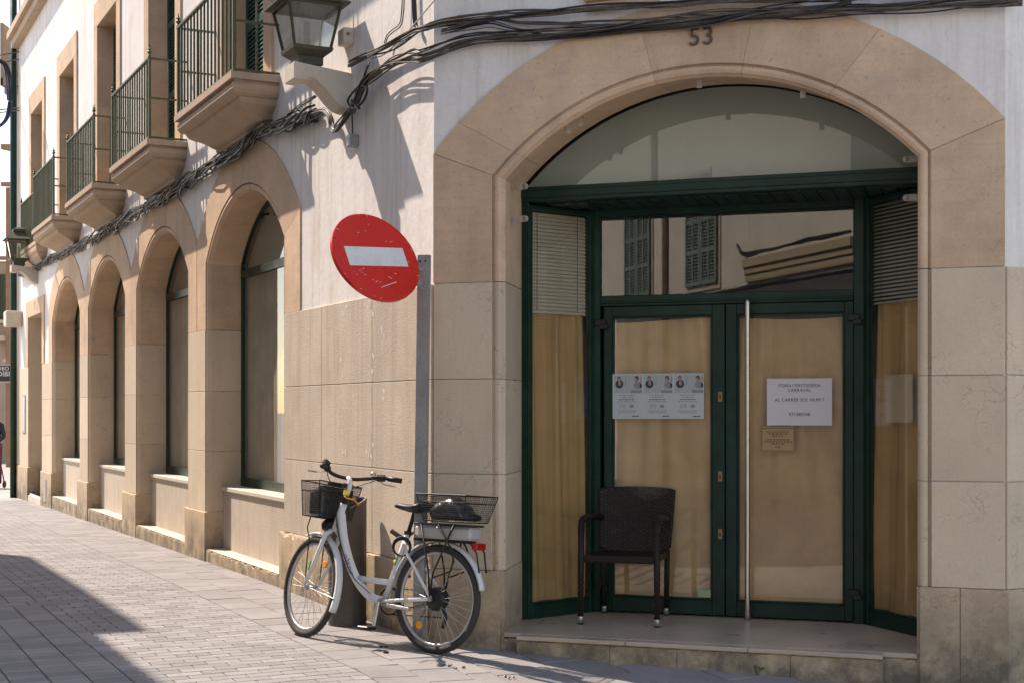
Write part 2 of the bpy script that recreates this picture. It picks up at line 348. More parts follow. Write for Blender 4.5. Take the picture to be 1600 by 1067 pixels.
# pavers: bricks over the roadway, slabs along the walls, a cross band of slabs
def proj(p):
    y = max(p.y, .1); return 800+2222*p.x/y, 643-2222*(p.z-HC)/y
bricks = []; slabs = []; halves = []
def lay():
    nb = 0
    row = -34
    while True:
        u = row*.105
        if u > 17: break
        band = (row-29) % 60 in (0, 1)
        for ci in range(0, 27):
            d0 = .78 + ci*.206
            if ci < 6 and row % 2: d0 += .103
            if ci == 5 and row % 2:
                for dh in (.78, .78+.206*5+.103):
                    ph_ = L(u+.0525, dh+.0515, 0); ph_.z = ground(ph_.x, ph_.y); hx, hy = proj(ph_)
                    if ph_.y > 6.3 and -330 < hx < 2000 and not band: halves.append(ph_)
                continue
            p = L(u+.0525, d0+.103, 0); p.z = ground(p.x, p.y)
            x, y = proj(p)
            if p.y < 6.3 or x < -330 or x > 2000: continue
            if not band: bricks.append((p, x, y))
        row += 1
    # slabs
    for strip, (da, dn, n) in enumerate(((.03, .16, 1), (.195, .285, 2))):
        pu = .30 if strip else .45
        for c in range(n):
            k = 0; u = -3.2 + (c % 2)*pu*.5
            while u < 19:
                slabs.append((u, u+pu, da+c*(dn+.006), da+c*(dn+.006)+dn)); u += pu+.006
    u0 = -3.4
    for i in range(11):
        for j in range(9):
            d1 = .024 - j*.40; a = u0+i*.40+(j % 2)*.2
            slabs.append((a, a+.394, d1-.394, d1))
    for b0 in (-3.252, 3.048, 9.348, 15.648):
        for ci in range(12):
            slabs.append((b0, b0+.204, .78+ci*.44, .78+ci*.44+.434))
lay()
def paver_mesh(w_, l_, name, mat, h=.03, bev=.004):
    return MB().box(lambda a, d, z: DL*a + NL*d + Z*z, -w_/2, w_/2, -l_/2, l_/2, -h, 0).build(name, mat, None, bevel=bev)
def slope_rot(p, j=.004):
    e = .1; gx = (ground(p.x+e, p.y)-ground(p.x-e, p.y))/(2*e); gy = (ground(p.x, p.y+e)-ground(p.x, p.y-e))/(2*e)
    return (math.atan(gy)+random.uniform(-j, j), -math.atan(gx)+random.uniform(-j, j), random.uniform(-j, j))
def put_pavers():
    bricks.sort(key=lambda t: t[0].y + (0 if -10 < t[1] < 760 and t[2] < 1075 else 50))
    proto = paver_mesh(.0985, .1995, 'paving_brick', 'brick', bev=.003)
    for i, (p, x, y) in enumerate(bricks[:300]):
        z = random.uniform(-.0008, .001)
        if i == 0: o = proto; o.location = p+Z*z; adopt(o, street)
        else: o = inst(proto, 'paving_brick', p+Z*z, street)
        o.rotation_euler = slope_rot(p, .003)
    hp_ = paver_mesh(.0985, .0965, 'half_brick', 'brick', bev=.003)
    for i, p in enumerate(halves[:200]):
        if i == 0: o = hp_; o.location = p; adopt(o, street)
        else: o = inst(hp_, 'half_brick', p, street)
        o.rotation_euler = slope_rot(p, .003)
    mb = MB()
    for p, x, y in bricks[300:]:
        q = p + Z*random.uniform(-.0007, .001)
        F = lambda a, d, z: q + DL*a + NL*d + Z*z
        b = len(mb.v)
        e = .003
        top = [F(-.0492+e, -.0997+e, 0), F(.0492-e, -.0997+e, 0), F(.0492-e, .0997-e, 0), F(-.0492+e, .0997-e, 0)]
        bot = [F(-.0492, -.0997, -.006), F(.0492, -.0997, -.006), F(.0492, .0997, -.006), F(-.0492, .0997, -.006)]
        lo = [v - Z*.02 for v in bot]
        mb.add(lo+bot+top, [(8, 9, 10, 11)] + [(k, (k+1) % 4, 4+(k+1) % 4, 4+k) for k in range(4)] + [(4+k, 4+(k+1) % 4, 8+(k+1) % 4, 8+k) for k in range(4)])
    o = mb.build('paving_bricks_far', 'brick', street, recalc=False); o['kind'] = 'stuff'
    cache = {}
    for (u0, u1, d0, d1) in slabs:
        p = L((u0+u1)/2, (d0+d1)/2, 0); s, dc = toC(p)
        if d1 <= .03 and (dc < -.12 or u0 > .1): continue
        if s > .3 and dc < -.05: continue
        p.z = ground(p.x, p.y); x, y = proj(p)
        if p.y < 6.3 or x < -330 or x > 1900: continue
        key = (round(u1-u0, 3), round(d1-d0, 3))
        z = random.uniform(-.001, .002)
        if key not in cache:
            o = paver_mesh(key[0], key[1], 'paving_slab', 'slab'); cache[key] = o; o.location = p+Z*z; adopt(o, street)
        else: o = inst(cache[key], 'paving_slab', p+Z*z, street)
        o.rotation_euler = slope_rot(p, .0022)
put_pavers()

# ------------------------------------------------------------ corner building
B = thing('corner_building', 'white plastered corner building with sandstone arches and number 53 over its shopfront', 'building', CO.copy())
UE = 20.3; TOP = 9.6
HO = 1.345; RISE = .607; RO = (HO*HO+RISE*RISE)/(2*RISE); ZC = 3.617-RO
XR, XZ = 2.257, 1.744
COURSE = [.487, 1.10, 1.71, 2.326]
ARCH_U = [4.52, 7.93, 11.30, 14.67]
ARCH_S = 1.75
def inner_pt(r, t):
    h = HO-r; q = RO-r; a = math.asin(h/q)*t; return q*math.sin(a), ZC+q*math.cos(a)
def hole(c, zb, n=24, r=0):
    pts = [(c-(HO-r), zb)] + [(c+inner_pt(r, -1+2*i/n)[0], inner_pt(r, -1+2*i/n)[1]) for i in range(n+1)] + [(c+HO-r, zb)]
    return pts
WIN_U = [4.47, 7.86, 11.19, 14.5, 17.76]; WH = .68; WZ0, WZ1 = 4.38, 6.87
wall_holes = [hole(c, .10) for c in ARCH_U] + [[(u-WH, WZ0), (u+WH, WZ0), (u+WH, WZ1), (u-WH, WZ1)] for u in WIN_U] + [[(17.14, .02), (18.85, .02), (18.85, 3.215), (17.14, 3.215)]]
poly_holes(L, 0, [(0, -.5), (UE, -.5), (UE, TOP), (0, TOP)], wall_holes, 'side_wall', 'plaster', B)
poly_holes(C, 0, [(0, -.5), (CW, -.5), (CW, TOP), (0, TOP)], [hole(ARCH_S, .05)], 'chamfer_wall', 'plaster', B)
def shell():
    a, b, c, d = L(UE, 0, 0), CO, C2, RW(9, 0, 0); e = d + DL*12; 
    pts = [a, b, c, d, d + Vector((2, 14, 0)), a + Vector((4, 8, 0))]
    mb = MB(); n = len(pts)
    for i in (3, 4, 5, 2):
        p, q = pts[i], pts[(i+1) % n]
        mb.add([p-Z*.5, q-Z*.5, q+Z*TOP, p+Z*TOP], [(0, 1, 2, 3)])
    mb.build('rear_wall', 'plaster', B, recalc=False)
    MB().hexa([p + Z*(TOP-.02) for p in pts], [p + Z*(TOP+.3) for p in pts]).build('roof', 'tile', B)
    MB().add([p + Z*3.9 for p in [L(UE-.1, -.5, 0), C(.3, -.7, 0), C(3.2, -.7, 0), RW(8.8, -.1, 0), pts[4], pts[5]]], [tuple(range(6))]).build('upper_floor', 'dark', B, recalc=False)
    MB().add([p - Z*.02 for p in pts], [tuple(range(6))]).build('ground_floor_slab', 'dark', B, recalc=False)
shell()
box('cornice', 'balc', B, L, -.1, UE, .0, .22, 8.62, 8.75)
box('cornice_moulding', 'balc', B, L, -.1, UE, .0, .14, 8.47, 8.617)

def strip_mesh(F, c, prof, ts=None, side=None, z0=None, z1=None):
    """moulding and reveal: swept round the arch (ts) or straight up a jamb (side)"""
    mb = MB(); rings = []
    if ts is not None:
        for t in ts: rings.append([F(c+inner_pt(r, t)[0], d, inner_pt(r, t)[1]) for r, d in prof])
    else:
        zt = [inner_pt(r, 1)[1] if z1 is None else z1 for r, d in prof]
        rings.append([F(c+side*(HO-r), d, z0) for r, d in prof]); rings.append([F(c+side*(HO-r), d, zt[i]) for i, (r, d) in enumerate(prof)])
    return mb.loft(rings, closed=False, cap=False)
def arch(F, c, depth, rend, bounds, lims, jlow, dmat, upper='sand', dl=None):
    prof = [(0, .012), (0, -.012), (.012, -.014), (.018, .004), (.04, .008), (.058, .0), (.066, -.016), (.075, -.03), (rend, -depth)]
    def outer(t):
        b = math.asin(1.75/XR)*t; x = XR*math.sin(b); lim = lims[1] if t > 0 else lims[0]
        if abs(x) > lim: x = math.copysign(lim, x)
        return x, XZ+math.sqrt(XR*XR-x*x)
    for k in range(len(bounds)-1):
        t0, t1 = bounds[k], bounds[k+1]; g = .0005
        n = max(3, int((t1-t0)*16)); ts = [t0+g+(t1-t0-2*g)*i/n for i in range(n+1)]
        mb = strip_mesh(F, c, prof, ts=ts)
        fi = [F(c+inner_pt(0, t)[0], .012, inner_pt(0, t)[1]) for t in ts]
        fo = [F(c+outer(t)[0], .012, outer(t)[1]) for t in ts]
        bo = [F(c+outer(t)[0], -.005, outer(t)[1]) for t in ts]
        mb.loft([fi, fo, bo], closed=False, cap=False)
        for q in (0, n): mb.add([fi[q], fo[q], bo[q], F(c+inner_pt(0, ts[q])[0], -.005, inner_pt(0, ts[q])[1])], [(0, 1, 2, 3)])
        mb.build('voussoir', upper, B, recalc=False, merge=True)
    for sd, lim in ((-1, lims[0]), (1, lims[1])):
        xo, zo = outer(sd); zi = inner_pt(0, 1)[1]
        mb = strip_mesh(F, c, prof, side=sd, z0=2.329)
        a, b = c+sd*HO, c+sd*abs(xo)
        mb.hexa([F(a, -.005, 2.329), F(b, -.005, 2.329), F(b, -.005, zo-.003), F(a, -.005, zi-.003)], [F(a, .012, 2.329), F(b, .012, 2.329), F(b, .012, zo-.003), F(a, .012, zi-.003)])
        mb.build('springer_stone', upper, B)
        for k in range(3):
            if sd not in jlow: continue
            strip_mesh(F, c, prof, side=sd, z0=COURSE[k]+.0015, z1=COURSE[k+1]-.0015).build('jamb_stone', dmat, B)
        p2 = [(-.0, .012), (.078, .012), (.078, -.02), (rend+.004, -depth)]
        strip_mesh(F, c, p2, side=sd, z0=-.3, z1=COURSE[0]).build('jamb_base_stone', 'plinth', B)
def panel(F, a0, a1, z0, z1, mat, d=.016, name='stone_panel'):
    g = .0022
    return MB().box(F, a0+g, a1-g, -.01, d, z0+g, z1-g).build(name, mat, B, bevel=.003)
for i, c in enumerate(ARCH_U):
    lo = 1.80 if i == 0 else 1.69; hi = 1.69 if i < 3 else 1.72
    arch(L, c, .37, .03, [-1, -.6, -.2, .2, .6, 1], (lo, hi), (-1, 1), 'dado')
arch(C, ARCH_S, .585, .0, [-1, -.87, -.2, .17, .55, 1], (1.75, 1.75), (-1, 1), 'dado')
# stone panels of the piers
cols_L = [(0, 1.077), (1.077, 2.19), (2.19, ARCH_U[0]-HO)]
piers = [(ARCH_U[i]+HO, ARCH_U[i+1]-HO) for i in range(3)] + [(ARCH_U[3]+HO, 17.14), (18.85, UE)]
for k in range(3):
    for a0, a1 in cols_L: panel(L, a0, a1, COURSE[k], COURSE[k+1], 'dadoL', .02)
    for a0, a1 in piers: panel(L, a0, a1, COURSE[k], COURSE[k+1], 'dado')
    panel(C, 0, ARCH_S-HO, COURSE[k], COURSE[k+1], 'dado'); panel(C, ARCH_S+HO, CW, COURSE[k], COURSE[k+1], 'dado')
    for j in range(4): panel(RW, j*1.2, j*1.2+1.2, COURSE[k], COURSE[k+1], 'dado')
def smears():
    random.seed(9); m = MB()
    for x, y, h in ((541, 480, 9), (536, 491, 10), (543, 478, 8), (536, 511, 5), (533, 561, 9), (536, 587, 8), (578, 473, 9), (575, 480, 6), (583, 492, 12), (583, 556, 10), (582, 580, 8), (597, 516, 12), (600, 525, 8), (600, 610, 9), (599, 622, 7), (535, 675, 9), (536, 705, 9), (540, 706, 9), (576, 710, 9), (580, 712, 7), (573, 706, 7), (583, 695, 7)):
        k = (x-800)/2222; q0 = L(0, .0215, 0); u = (k*q0.y-q0.x)/(DL.x-k*DL.y); Yp = L(u, .0215, 0).y; z = HC+(643-y)/2222*Yp; hh = h/2222*Yp*.7; n = 9
        m.add([L(u+.020*random.uniform(.5, 1)*math.cos(2*math.pi*i/n)+.012*math.sin(2*math.pi*i/n), .0222, z+hh*random.uniform(.6, 1)*math.sin(2*math.pi*i/n)) for i in range(n)], [tuple(range(n))])
    o = m.build('paint_smears', 'smear', B, recalc=False); o['kind'] = 'stuff'
smears()
# plinths
def rough_plinth(F, a0, a1, d, z0, z1, name='plinth_stone', chip=.012, back=-.02):
    mb = MB(); n = max(4, int((a1-a0)/.045)); rings = []
    for i in range(n+1):
        a = a0+(a1-a0)*i/n; c1 = random.uniform(0, chip)*(random.random() < .6); c2 = random.uniform(0, chip)*(random.random() < .6)
        e = random.uniform(-.003, .003)
        rings.append([F(a, back, z0), F(a, d, z0), F(a, d+e, (z0+z1)*.5), F(a, d+e*.5, z1-.006-c2*1.6), F(a, d-.006-c1*1.5, z1-c1*.4), F(a, back, z1)])
    return mb.loft(rings).build(name, 'plinth', B)
rough_plinth(L, .0, 1.10, .045, -.3, COURSE[0], chip=.01); rough_plinth(L, 1.104, 2.2, .045, -.3, COURSE[0], chip=.02); rough_plinth(L, 2.204, ARCH_U[0]-HO+.075, .045, -.3, COURSE[0], chip=.03)
for a0, a1 in piers: rough_plinth(L, a0-.075, a1+(.075 if a1 < 17 else 0), .04, -.5, COURSE[0], back=-.15, chip=.01)
rough_plinth(C, -.02, ARCH_S-HO+.06, .035, -.4, COURSE[0], chip=.008, back=-.03)
rough_plinth(C, ARCH_S+HO-.06, ARCH_S+HO+.16, .035, -.5, COURSE[0], chip=.006, back=-.03); rough_plinth(C, ARCH_S+HO+.164, CW+.02, .035, -.5, COURSE[0], chip=.006)
rough_plinth(RW, -.01, 4, .035, -.6, COURSE[0], chip=.006)
# window bays of the side street
for i, c in enumerate(ARCH_U):
    lo, hi = c-HO+.03, c+HO-.03
    rough_plinth(L, lo+.05, hi-.05, .032, -.5, .108, name='ledge', chip=.02, back=-.2)
    MB().box(L, lo+.04, hi-.04, -.19, .025, .109, .113).build('ledge_top', 'ledge', B)
    box('parapet_panel', 'dadoL', B, L, lo, hi, -.24, -.15, .108, .70)
    box('window_sill', 'ledge', B, L, lo, hi, -.40, -.125, .70, .742, .006)
    fr = MB(); dI, dO = -.39, -.345
    zi = [(c+inner_pt(.05, t)[0], inner_pt(.05, t)[1]) for t in [-1+2*q/24 for q in range(25)]]
    zo = [(c+inner_pt(.0, t)[0], inner_pt(.0, t)[1]+.02) for t in [-1+2*q/24 for q in range(25)]]
    fr.loft([[L(a, dO, z) for a, z in zi], [L(a, dO, z) for a, z in zo]], closed=False, cap=False)
    fr.loft([[L(a, dO, z) for a, z in zi], [L(a, dI, z) for a, z in zi]], closed=False, cap=False)
    fr.box(L, c-HO, c-HO+.07, dI, dO, .742, 3.02); fr.box(L, c+HO-.07, c+HO, dI, dO, .742, 3.02)
    fr.box(L, c-HO, c+HO, dI, dO+.002, .742, .83); fr.box(L, c-HO, c+HO, dI, dO+.002, 2.86, 2.94)
    wf = fr.build('window_frame', 'green', B, recalc=False)
    MB().add([L(a, -.362, z) for a, z in hole(c, .8)], [tuple(range(len(hole(c, .8))))]).build('window_pane', 'glass', wf, recalc=False)
    mb = MB(); n = 120; rr = [[], []]
    ph = random.random()*6
    for q in range(n+1):
        a = c-HO+2*HO*q/n; d = -.412+.009*math.sin(a*21+ph)+.006*math.sin(a*47+ph*2)+.004*math.sin(a*9)
        rr[0].append(L(a, d, .75)); rr[1].append(L(a, d*.5-.205, 2.92))
    mb.loft(rr, closed=False, cap=False).build('curtain', 'curtain', wf, smooth=True, recalc=False)
    MB().add([L(a, -.43, z) for a, z in hole(c, 2.9)], [tuple(range(len(hole(c, 2.9))))]).build('lunette_film', 'lunback', wf, recalc=False)
    if i == 0: MB().tube([L(c+.30, -.34, 3.40), L(c+.30, -.28, 3.39), L(c+.30, -.27, 3.35)], .013, 8).build('spot_lamp', 'black', wf)
# house door at the far end
box('door_surround', 'sand', B, L, 16.9, 17.138, 0, .02, 2.329, 3.5); box('door_surround', 'sand', B, L, 18.852, 19.1, 0, .02, 2.329, 3.5); box('door_surround', 'sand', B, L, 17.14, 18.85, 0, .02, 3.217, 3.5)
mb = MB(); mb.box(L, 17.10, 17.142, -.6, -.001, -.3, 3.25); mb.box(L, 18.848, 18.9, -.6, -.001, -.3, 3.25); mb.box(L, 17.1, 18.9, -.6, -.001, 3.213, 3.26); mb.build('door_reveal', 'dado', B)
hd = box('house_door', 'green', B, L, 17.14, 18.85, -.62, -.55, -.1, 3.215)
box('door_sill', 'ledge', B, L, 17.14, 18.85, -.6, .03, -.4, -.02)
text('house_number', '7', .2, 'numiron', B, L(17.99, .024, 3.36), -DL, Z)

# upper windows with shutters and balconies
def louvre_leaf(u0, u1, z0, z1, d, parent):
    f = MB(); w_ = .055
    f.box(L, u0, u0+w_, d, d+.035, z0, z1); f.box(L, u1-w_, u1, d, d+.035, z0, z1)
    for za, zb in ((z0, z0+.1), (z1-.08, z1), (z0+.8, z0+.88), (z0+1.65, z0+1.72)): f.box(L, u0+w_, u1-w_, d+.001, d+.034, za, zb)
    s = f.build('shutter', 'shutter', parent)
    m = MB(); z = z0+.12
    while z < z1-.1:
        m.add([L(u0+w_, d+.030, z), L(u1-w_, d+.030, z), L(u1-w_, d+.004, z+.045), L(u0+w_, d+.004, z+.045),
               L(u0+w_, d+.030, z+.008), L(u1-w_, d+.030, z+.008), L(u1-w_, d+.004, z+.053), L(u0+w_, d+.004, z+.053)],
              [(0, 1, 2, 3), (4, 7, 6, 5), (0, 4, 5, 1), (2, 6, 7, 3), (0, 3, 7, 4), (1, 5, 6, 2)]); z += .042
    o = m.build('louvre_slats', 'shutter', s, recalc=False); o['kind'] = 'stuff'
for u in WIN_U:
    MB().box(L, u-WH-.25, u-WH, 0, .022, WZ0, WZ1).build('window_jamb_stone', 'sand', B); MB().box(L, u+WH, u+WH+.25, 0, .022, WZ0, WZ1).build('window_jamb_stone', 'sand', B)
    MB().box(L, u-WH-.25, u+WH+.25, 0, .024, WZ1+.003, WZ1+.35).build('window_lintel_stone', 'sand', B)
    mb = MB(); q = .3
    mb.box(L, u-WH-.02, u-WH+.002, -q, -.001, WZ0, WZ1); mb.box(L, u+WH-.002, u+WH+.02, -q, -.001, WZ0, WZ1); mb.box(L, u-WH, u+WH, -q, -.001, WZ1-.002, WZ1+.02); mb.box(L, u-WH, u+WH, -q, -.001, WZ0-.02, WZ0+.003)
    mb.build('window_reveal', 'sand', B)
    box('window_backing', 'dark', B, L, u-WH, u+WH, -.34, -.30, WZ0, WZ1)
    louvre_leaf(u-WH+.01, u-.004, WZ0+.01, WZ1-.01, -.235, B); louvre_leaf(u+.004, u+WH-.01, WZ0+.01, WZ1-.01, -.235, B)
def balcony(u, hw, dep, z, rail_h=.86, bars=17, finial=True):
    k = dep/.43
    pr = [(0, .43, 0), (-.058, .43, 0), (-.060, .392, .038), (-.082, .390, .040), (-.084, .402, .028), (-.10, .408, .022), (-.135, .405, .025), (-.165, .388, .042), (-.182, .366, .064), (-.184, .338, .09), (-.196, .335, .09), (-.215, .325, .10), (-.235, .31, .115), (-.25, .285, .14), (-.262, .25, .165), (-.278, .21, .195), (-.30, .165, .225), (-.33, .12, .25), (-.345, .09, .265), (-.35, .08, .27), (-.36, .085, .265), (-.385, .075, .275), (-.39, .05, .285)]
    mb = MB(); rings = []
    for dz, d, ins in pr:
        h = hw-ins; dd = d*k
        rings.append([L(u-h, -.01, z+dz), L(u-h, dd, z+dz), L(u+h, dd, z+dz), L(u+h, -.01, z+dz)])
    sb = mb.loft(rings).build('balcony_slab', 'balc', B)
    hx, df = hw-.03, dep-.035
    top = z+rail_h; r_ = MB()
    r_.box(L, u-hx-.012, u+hx+.012, df-.018, df+.018, top-.012, top+.008)
    for s in (-1, 1):
        r_.box(L, u+s*hx-.012, u+s*hx+.012, 0, df-.018, top-.012, top+.006)
        r_.box(L, u+s*hx-.008, u+s*hx+.008, 0, df, z+rail_h*.50, z+rail_h*.50+.018)
    r_.box(L, u-hx, u+hx, df-.012, df+.012, z+.012, z+.03)
    for s in (-1, 1): r_.box(L, u+s*hx-.012, u+s*hx+.012, 0, df, z+.012, z+.03)
    r_.build('railing', 'rail', sb)
    bar = None
    for i in range(bars):
        uu = u-hx+2*hx*i/(bars-1); rad = .014 if i in (0, bars-1) else .0085
        MB().box(L, uu-rad, uu+rad, df-rad, df+rad, z, top-.012).build('baluster', 'rail', sb)
    for s in (-1, 1):
        MB().box(L, u+s*hx-.008, u+s*hx+.008, df*.5-.008, df*.5+.008, z, top-.012).build('baluster', 'rail', sb)
        if finial:
            p = L(u+s*hx, df, top+.006)
            MB().lathe(p, Z, [(0, .014), (.02, .018), (.03, .008), (.045, .02), (.06, .026), (.075, .012), (.09, .022), (.10, .008), (.14, .002)], 8).build('finial', 'rail', sb)
for u, dep in zip([4.396, 7.735, 11.0, 14.29, 17.6], [.43, .43, .43, .43, .2]): balcony(u, 1.045, dep, 4.384)
balcony(3.55, 1.75, .80, 6.70, bars=25)

# ------------------------------------------------------------ shopfront
ST = .095
def shopfront():
    G = 'green'
    f = MB()
    f.box(C, .405, .455, -.64, -.585, ST, 2.915); f.box(C, 3.045, 3.095, -.64, -.585, ST, 2.915)
    bm_ = MB(); bm_.box(C, .405, 3.095, -.66, -.575, 2.915, 3.016); bm_.box(C, .405, 3.095, -.575, -.565, 2.94, 2.99)
    bm_.build('shopfront_beam', G, B, bevel=.004)
    dl = -1.11
    f.box(C, .745, .82, dl-.05, dl+.02, ST, 2.915); f.box(C, 2.56, 2.66, dl-.05, dl+.02, ST, 2.915)
    f.box(C, .82, 2.56, dl-.05, dl+.018, 2.235, 2.31); f.box(C, .82, 2.56, dl-.05, dl+.018, 2.865, 2.915)
    f.box(C, .82, 2.56, dl-.03, dl+.03, 2.252, 2.268)
    sf = f.build('shopfront_frame', G, B, bevel=.004)
    # soffit boards
    k = 0
    a = .47
    while a < 3.03:
        t0 = cl((.80-a)/.33, 0, 1); t1 = cl((a-2.62)/.40, 0, 1); dd = -1.11+.45*max(t0, t1)
        box('soffit_board', G, sf, C, a, a+.092, dd, -.66, 2.905, 2.918); a += .1
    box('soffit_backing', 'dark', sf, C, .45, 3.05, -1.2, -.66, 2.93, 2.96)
    # transom and lunette glass
    box('transom_pane', 'glass_t', sf, C, .825, 2.555, dl-.012, dl-.006, 2.312, 2.862)
    hp = hole(ARCH_S, 3.0, 40)
    lp = MB().add([C(a_, -.605, z_+.0) for a_, z_ in hp], [tuple(range(len(hp)))]).build('lunette_pane', 'glass', sf, recalc=False)
    MB().add([C(a_, -.66, z_) for a_, z_ in hp], [tuple(range(len(hp)))]).build('lunette_film', 'lunback', sf, recalc=False)
    # doors
    for (s0, s1, g0, g1) in ((.845, 1.700, .905, 1.612), (1.706, 2.558, 1.782, 2.50)):
        d = MB()
        d.box(C, s0, g0, dl-.035, dl+.012, ST+.012, 2.232); d.box(C, g1, s1, dl-.035, dl+.012, ST+.012, 2.232)
        d.box(C, g0, g1, dl-.035, dl+.012, 2.161, 2.232); d.box(C, g0, g1, dl-.035, dl+.012, ST+.012, .206)
        e = .014
        for (x0, x1, z0, z1) in ((g0, g0+e, .206, 2.161), (g1-e, g1, .206, 2.161), (g0+e, g1-e, 2.161-e, 2.161), (g0+e, g1-e, .206, .206+e)): d.box(C, x0, x1, dl-.02, dl+.004, z0, z1)
        dr = d.build('door_leaf', G, B, bevel=.0035)
        box('door_pane', 'glass', dr, C, g0+.004, g1-.004, dl-.012, dl-.006, .21, 2.157)
        mb = MB(); n = 90; m_ = 50; ph = random.random()*6; rows = []
        for j in range(m_+1):
            z = .215+(2.135-.215)*j/m_; row = []
            for i in range(n+1):
                a = g0+(g1-g0)*i/n; q = i/n
                fo = a*1.0+.30*(z-1.1)*(q-.5); dd = dl-.055+.012*math.sin(fo*15+ph+z*.5)*(.45+.55*math.sin(z*1.9+ph)**2)+.010*math.sin(fo*37+z*1.1+ph)*(.3+.7*abs(math.sin(z*1.3+a*3)))+.010*math.sin((a*.9+z*.7)*8+ph)+.004*math.sin((a*.9-z*1.3)*17)
                row.append(C(a, dd, z+(.012*math.sin(a*5) if j == m_ else 0)))
            rows.append(row)
        mb.loft(rows, closed=False, cap=False).build('door_curtain', 'cloth', dr, smooth=True, recalc=False)
        if s0 > 1.5:
            h = MB(); hs = 1.865
            pts = crom([C(hs, dl+.0, 2.195), C(hs, dl+.05, 2.20), C(hs, dl+.075, 2.17), C(hs, dl+.075, 1.2), C(hs, dl+.075, .19), C(hs, dl+.05, .155), C(hs, dl+.0, .15)], 6)
            h.tube(pts, .019, 12).build('pull_handle', 'steel', dr, smooth=True)
        else:
            for z in (1.605, 1.06, .665):
                lk = MB().lathe(C(1.668, dl+.012, z), NC, [(0, .017), (.006, .016), (.008, .012)], 14); lk.box(C, 1.654, 1.682, dl+.012, dl+.017, z-.034, z+.034); lk.build('lock_plate', 'brass', dr)
                MB().box(C, 1.664, 1.672, dl+.0205, dl+.022, z-.012, z+.010).build('keyhole', 'ink', dr)
            tags = MB().box(C, 1.515, 1.60, dl+.001, dl+.002, .225, .28).build('sticker', 'stickerpale', dr)
        hs_ = s0-.01 if s0 < 1 else s1+.012
        for z in (2.12, .30): MB().box(C, hs_-.05, hs_+.03, dl+.012, dl+.045, z-.02, z+.025).box(C, hs_-.012, hs_+.045, dl+.02, dl+.06, z-.045, z-.012).build('door_hinge', 'black', dr, bevel=.004)
    # splayed side panels
    for side in (0, 1):
        p0 = (.455, -.612) if side == 0 else (3.045, -.612); p1 = (.762, -1.10) if side == 0 else (2.64, -1.10)
        def P(q, o, z, p0=p0, p1=p1, side=side):
            ax = Vector((p1[0]-p0[0], p1[1]-p0[1])); ln = ax.length; ax /= ln; nn = Vector((-ax.y, ax.x)) if side == 0 else Vector((ax.y, -ax.x))
            return C(p0[0]+ax.x*q*ln+nn.x*o, p0[1]+ax.y*q*ln+nn.y*o, z)
        f = MB(); f.box(P, -.05, .02, -.02, .02, ST, 2.9); f.box(P, .93, 1.04, -.02, .02, ST, 2.9); f.box(P, .02, .93, -.02, .02, ST, .19); f.box(P, .02, .93, -.02, .02, 2.87, 2.9)
        f.box(P, .02, .93, -.012, .012, .19, .205)
        pf = f.build('side_window_frame', G, B, bevel=.003)
        box('side_pane', 'glass', pf, P, .02, .93, -.004, .002, .2, 2.87)
        zt = 2.19 if side == 0 else 2.22
        rows = []
        for j in range(13):
            z = .2+(zt-.2)*j/12
            rows.append([P(.015+.92*i/40, -.05+.013*math.sin(i*.33+z*.8+.02*i*z)+.006*math.sin(i*1.1+z*1.7), z) for i in range(41)])
        MB().loft(rows, closed=False, cap=False).build('side_curtain', 'cloth_y', pf, smooth=True, recalc=False)
        z = zt-.01; first = None
        while z < 2.86:
            tl = .019 if side == 0 else .008
            m = MB().add([P(.02, -.028-.012, z+tl), P(.93, -.028-.012, z+tl), P(.93, -.028+.006, z-.008), P(.02, -.028+.006, z-.008)], [(0, 1, 2, 3)])
            m.build('blind_slat', 'blind', pf, recalc=False); z += .0255
        for q in (.14, .78): MB().tube([P(q, -.018, zt), P(q, -.018, 2.86)], .0016, 5).build('blind_cord', 'black', pf)
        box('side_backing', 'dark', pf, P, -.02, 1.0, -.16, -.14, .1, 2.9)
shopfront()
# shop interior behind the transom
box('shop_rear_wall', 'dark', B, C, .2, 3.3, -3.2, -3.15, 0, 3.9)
# steps
def steps():
    box('threshold_slab', 'marble', B, C, .42, 3.08, -1.25, .012, ST-.028, ST, .003)
    bx_ = [(.60, 1.30), (1.303, 2.05), (2.053, 2.83)]
    for a, b in bx_: MB().box(C, a, b, .0125, .115, ST-.027, ST-.001).build('step_nosing_slab', 'marble', B, bevel=.004)
    for a, b in [(.60, 1.20), (1.203, 1.62), (1.623, 2.30), (2.303, 2.83)]: rough_plinth(C, a, b, .10, -.4, ST-.029, name='step_riser_stone', chip=.008)
    rough_plinth(C, .44, .597, .008, -.4, ST-.030, name='step_riser_stone', chip=.02, back=-.1); rough_plinth(C, 2.833, 3.06, .008, -.4, ST-.030, name='step_riser_stone', chip=.01, back=-.1)
steps()
text('house_number', '53', .155, 'numiron', B, C(1.755, .018, 3.775), DC, Z, ext=.007, xs=1.08)
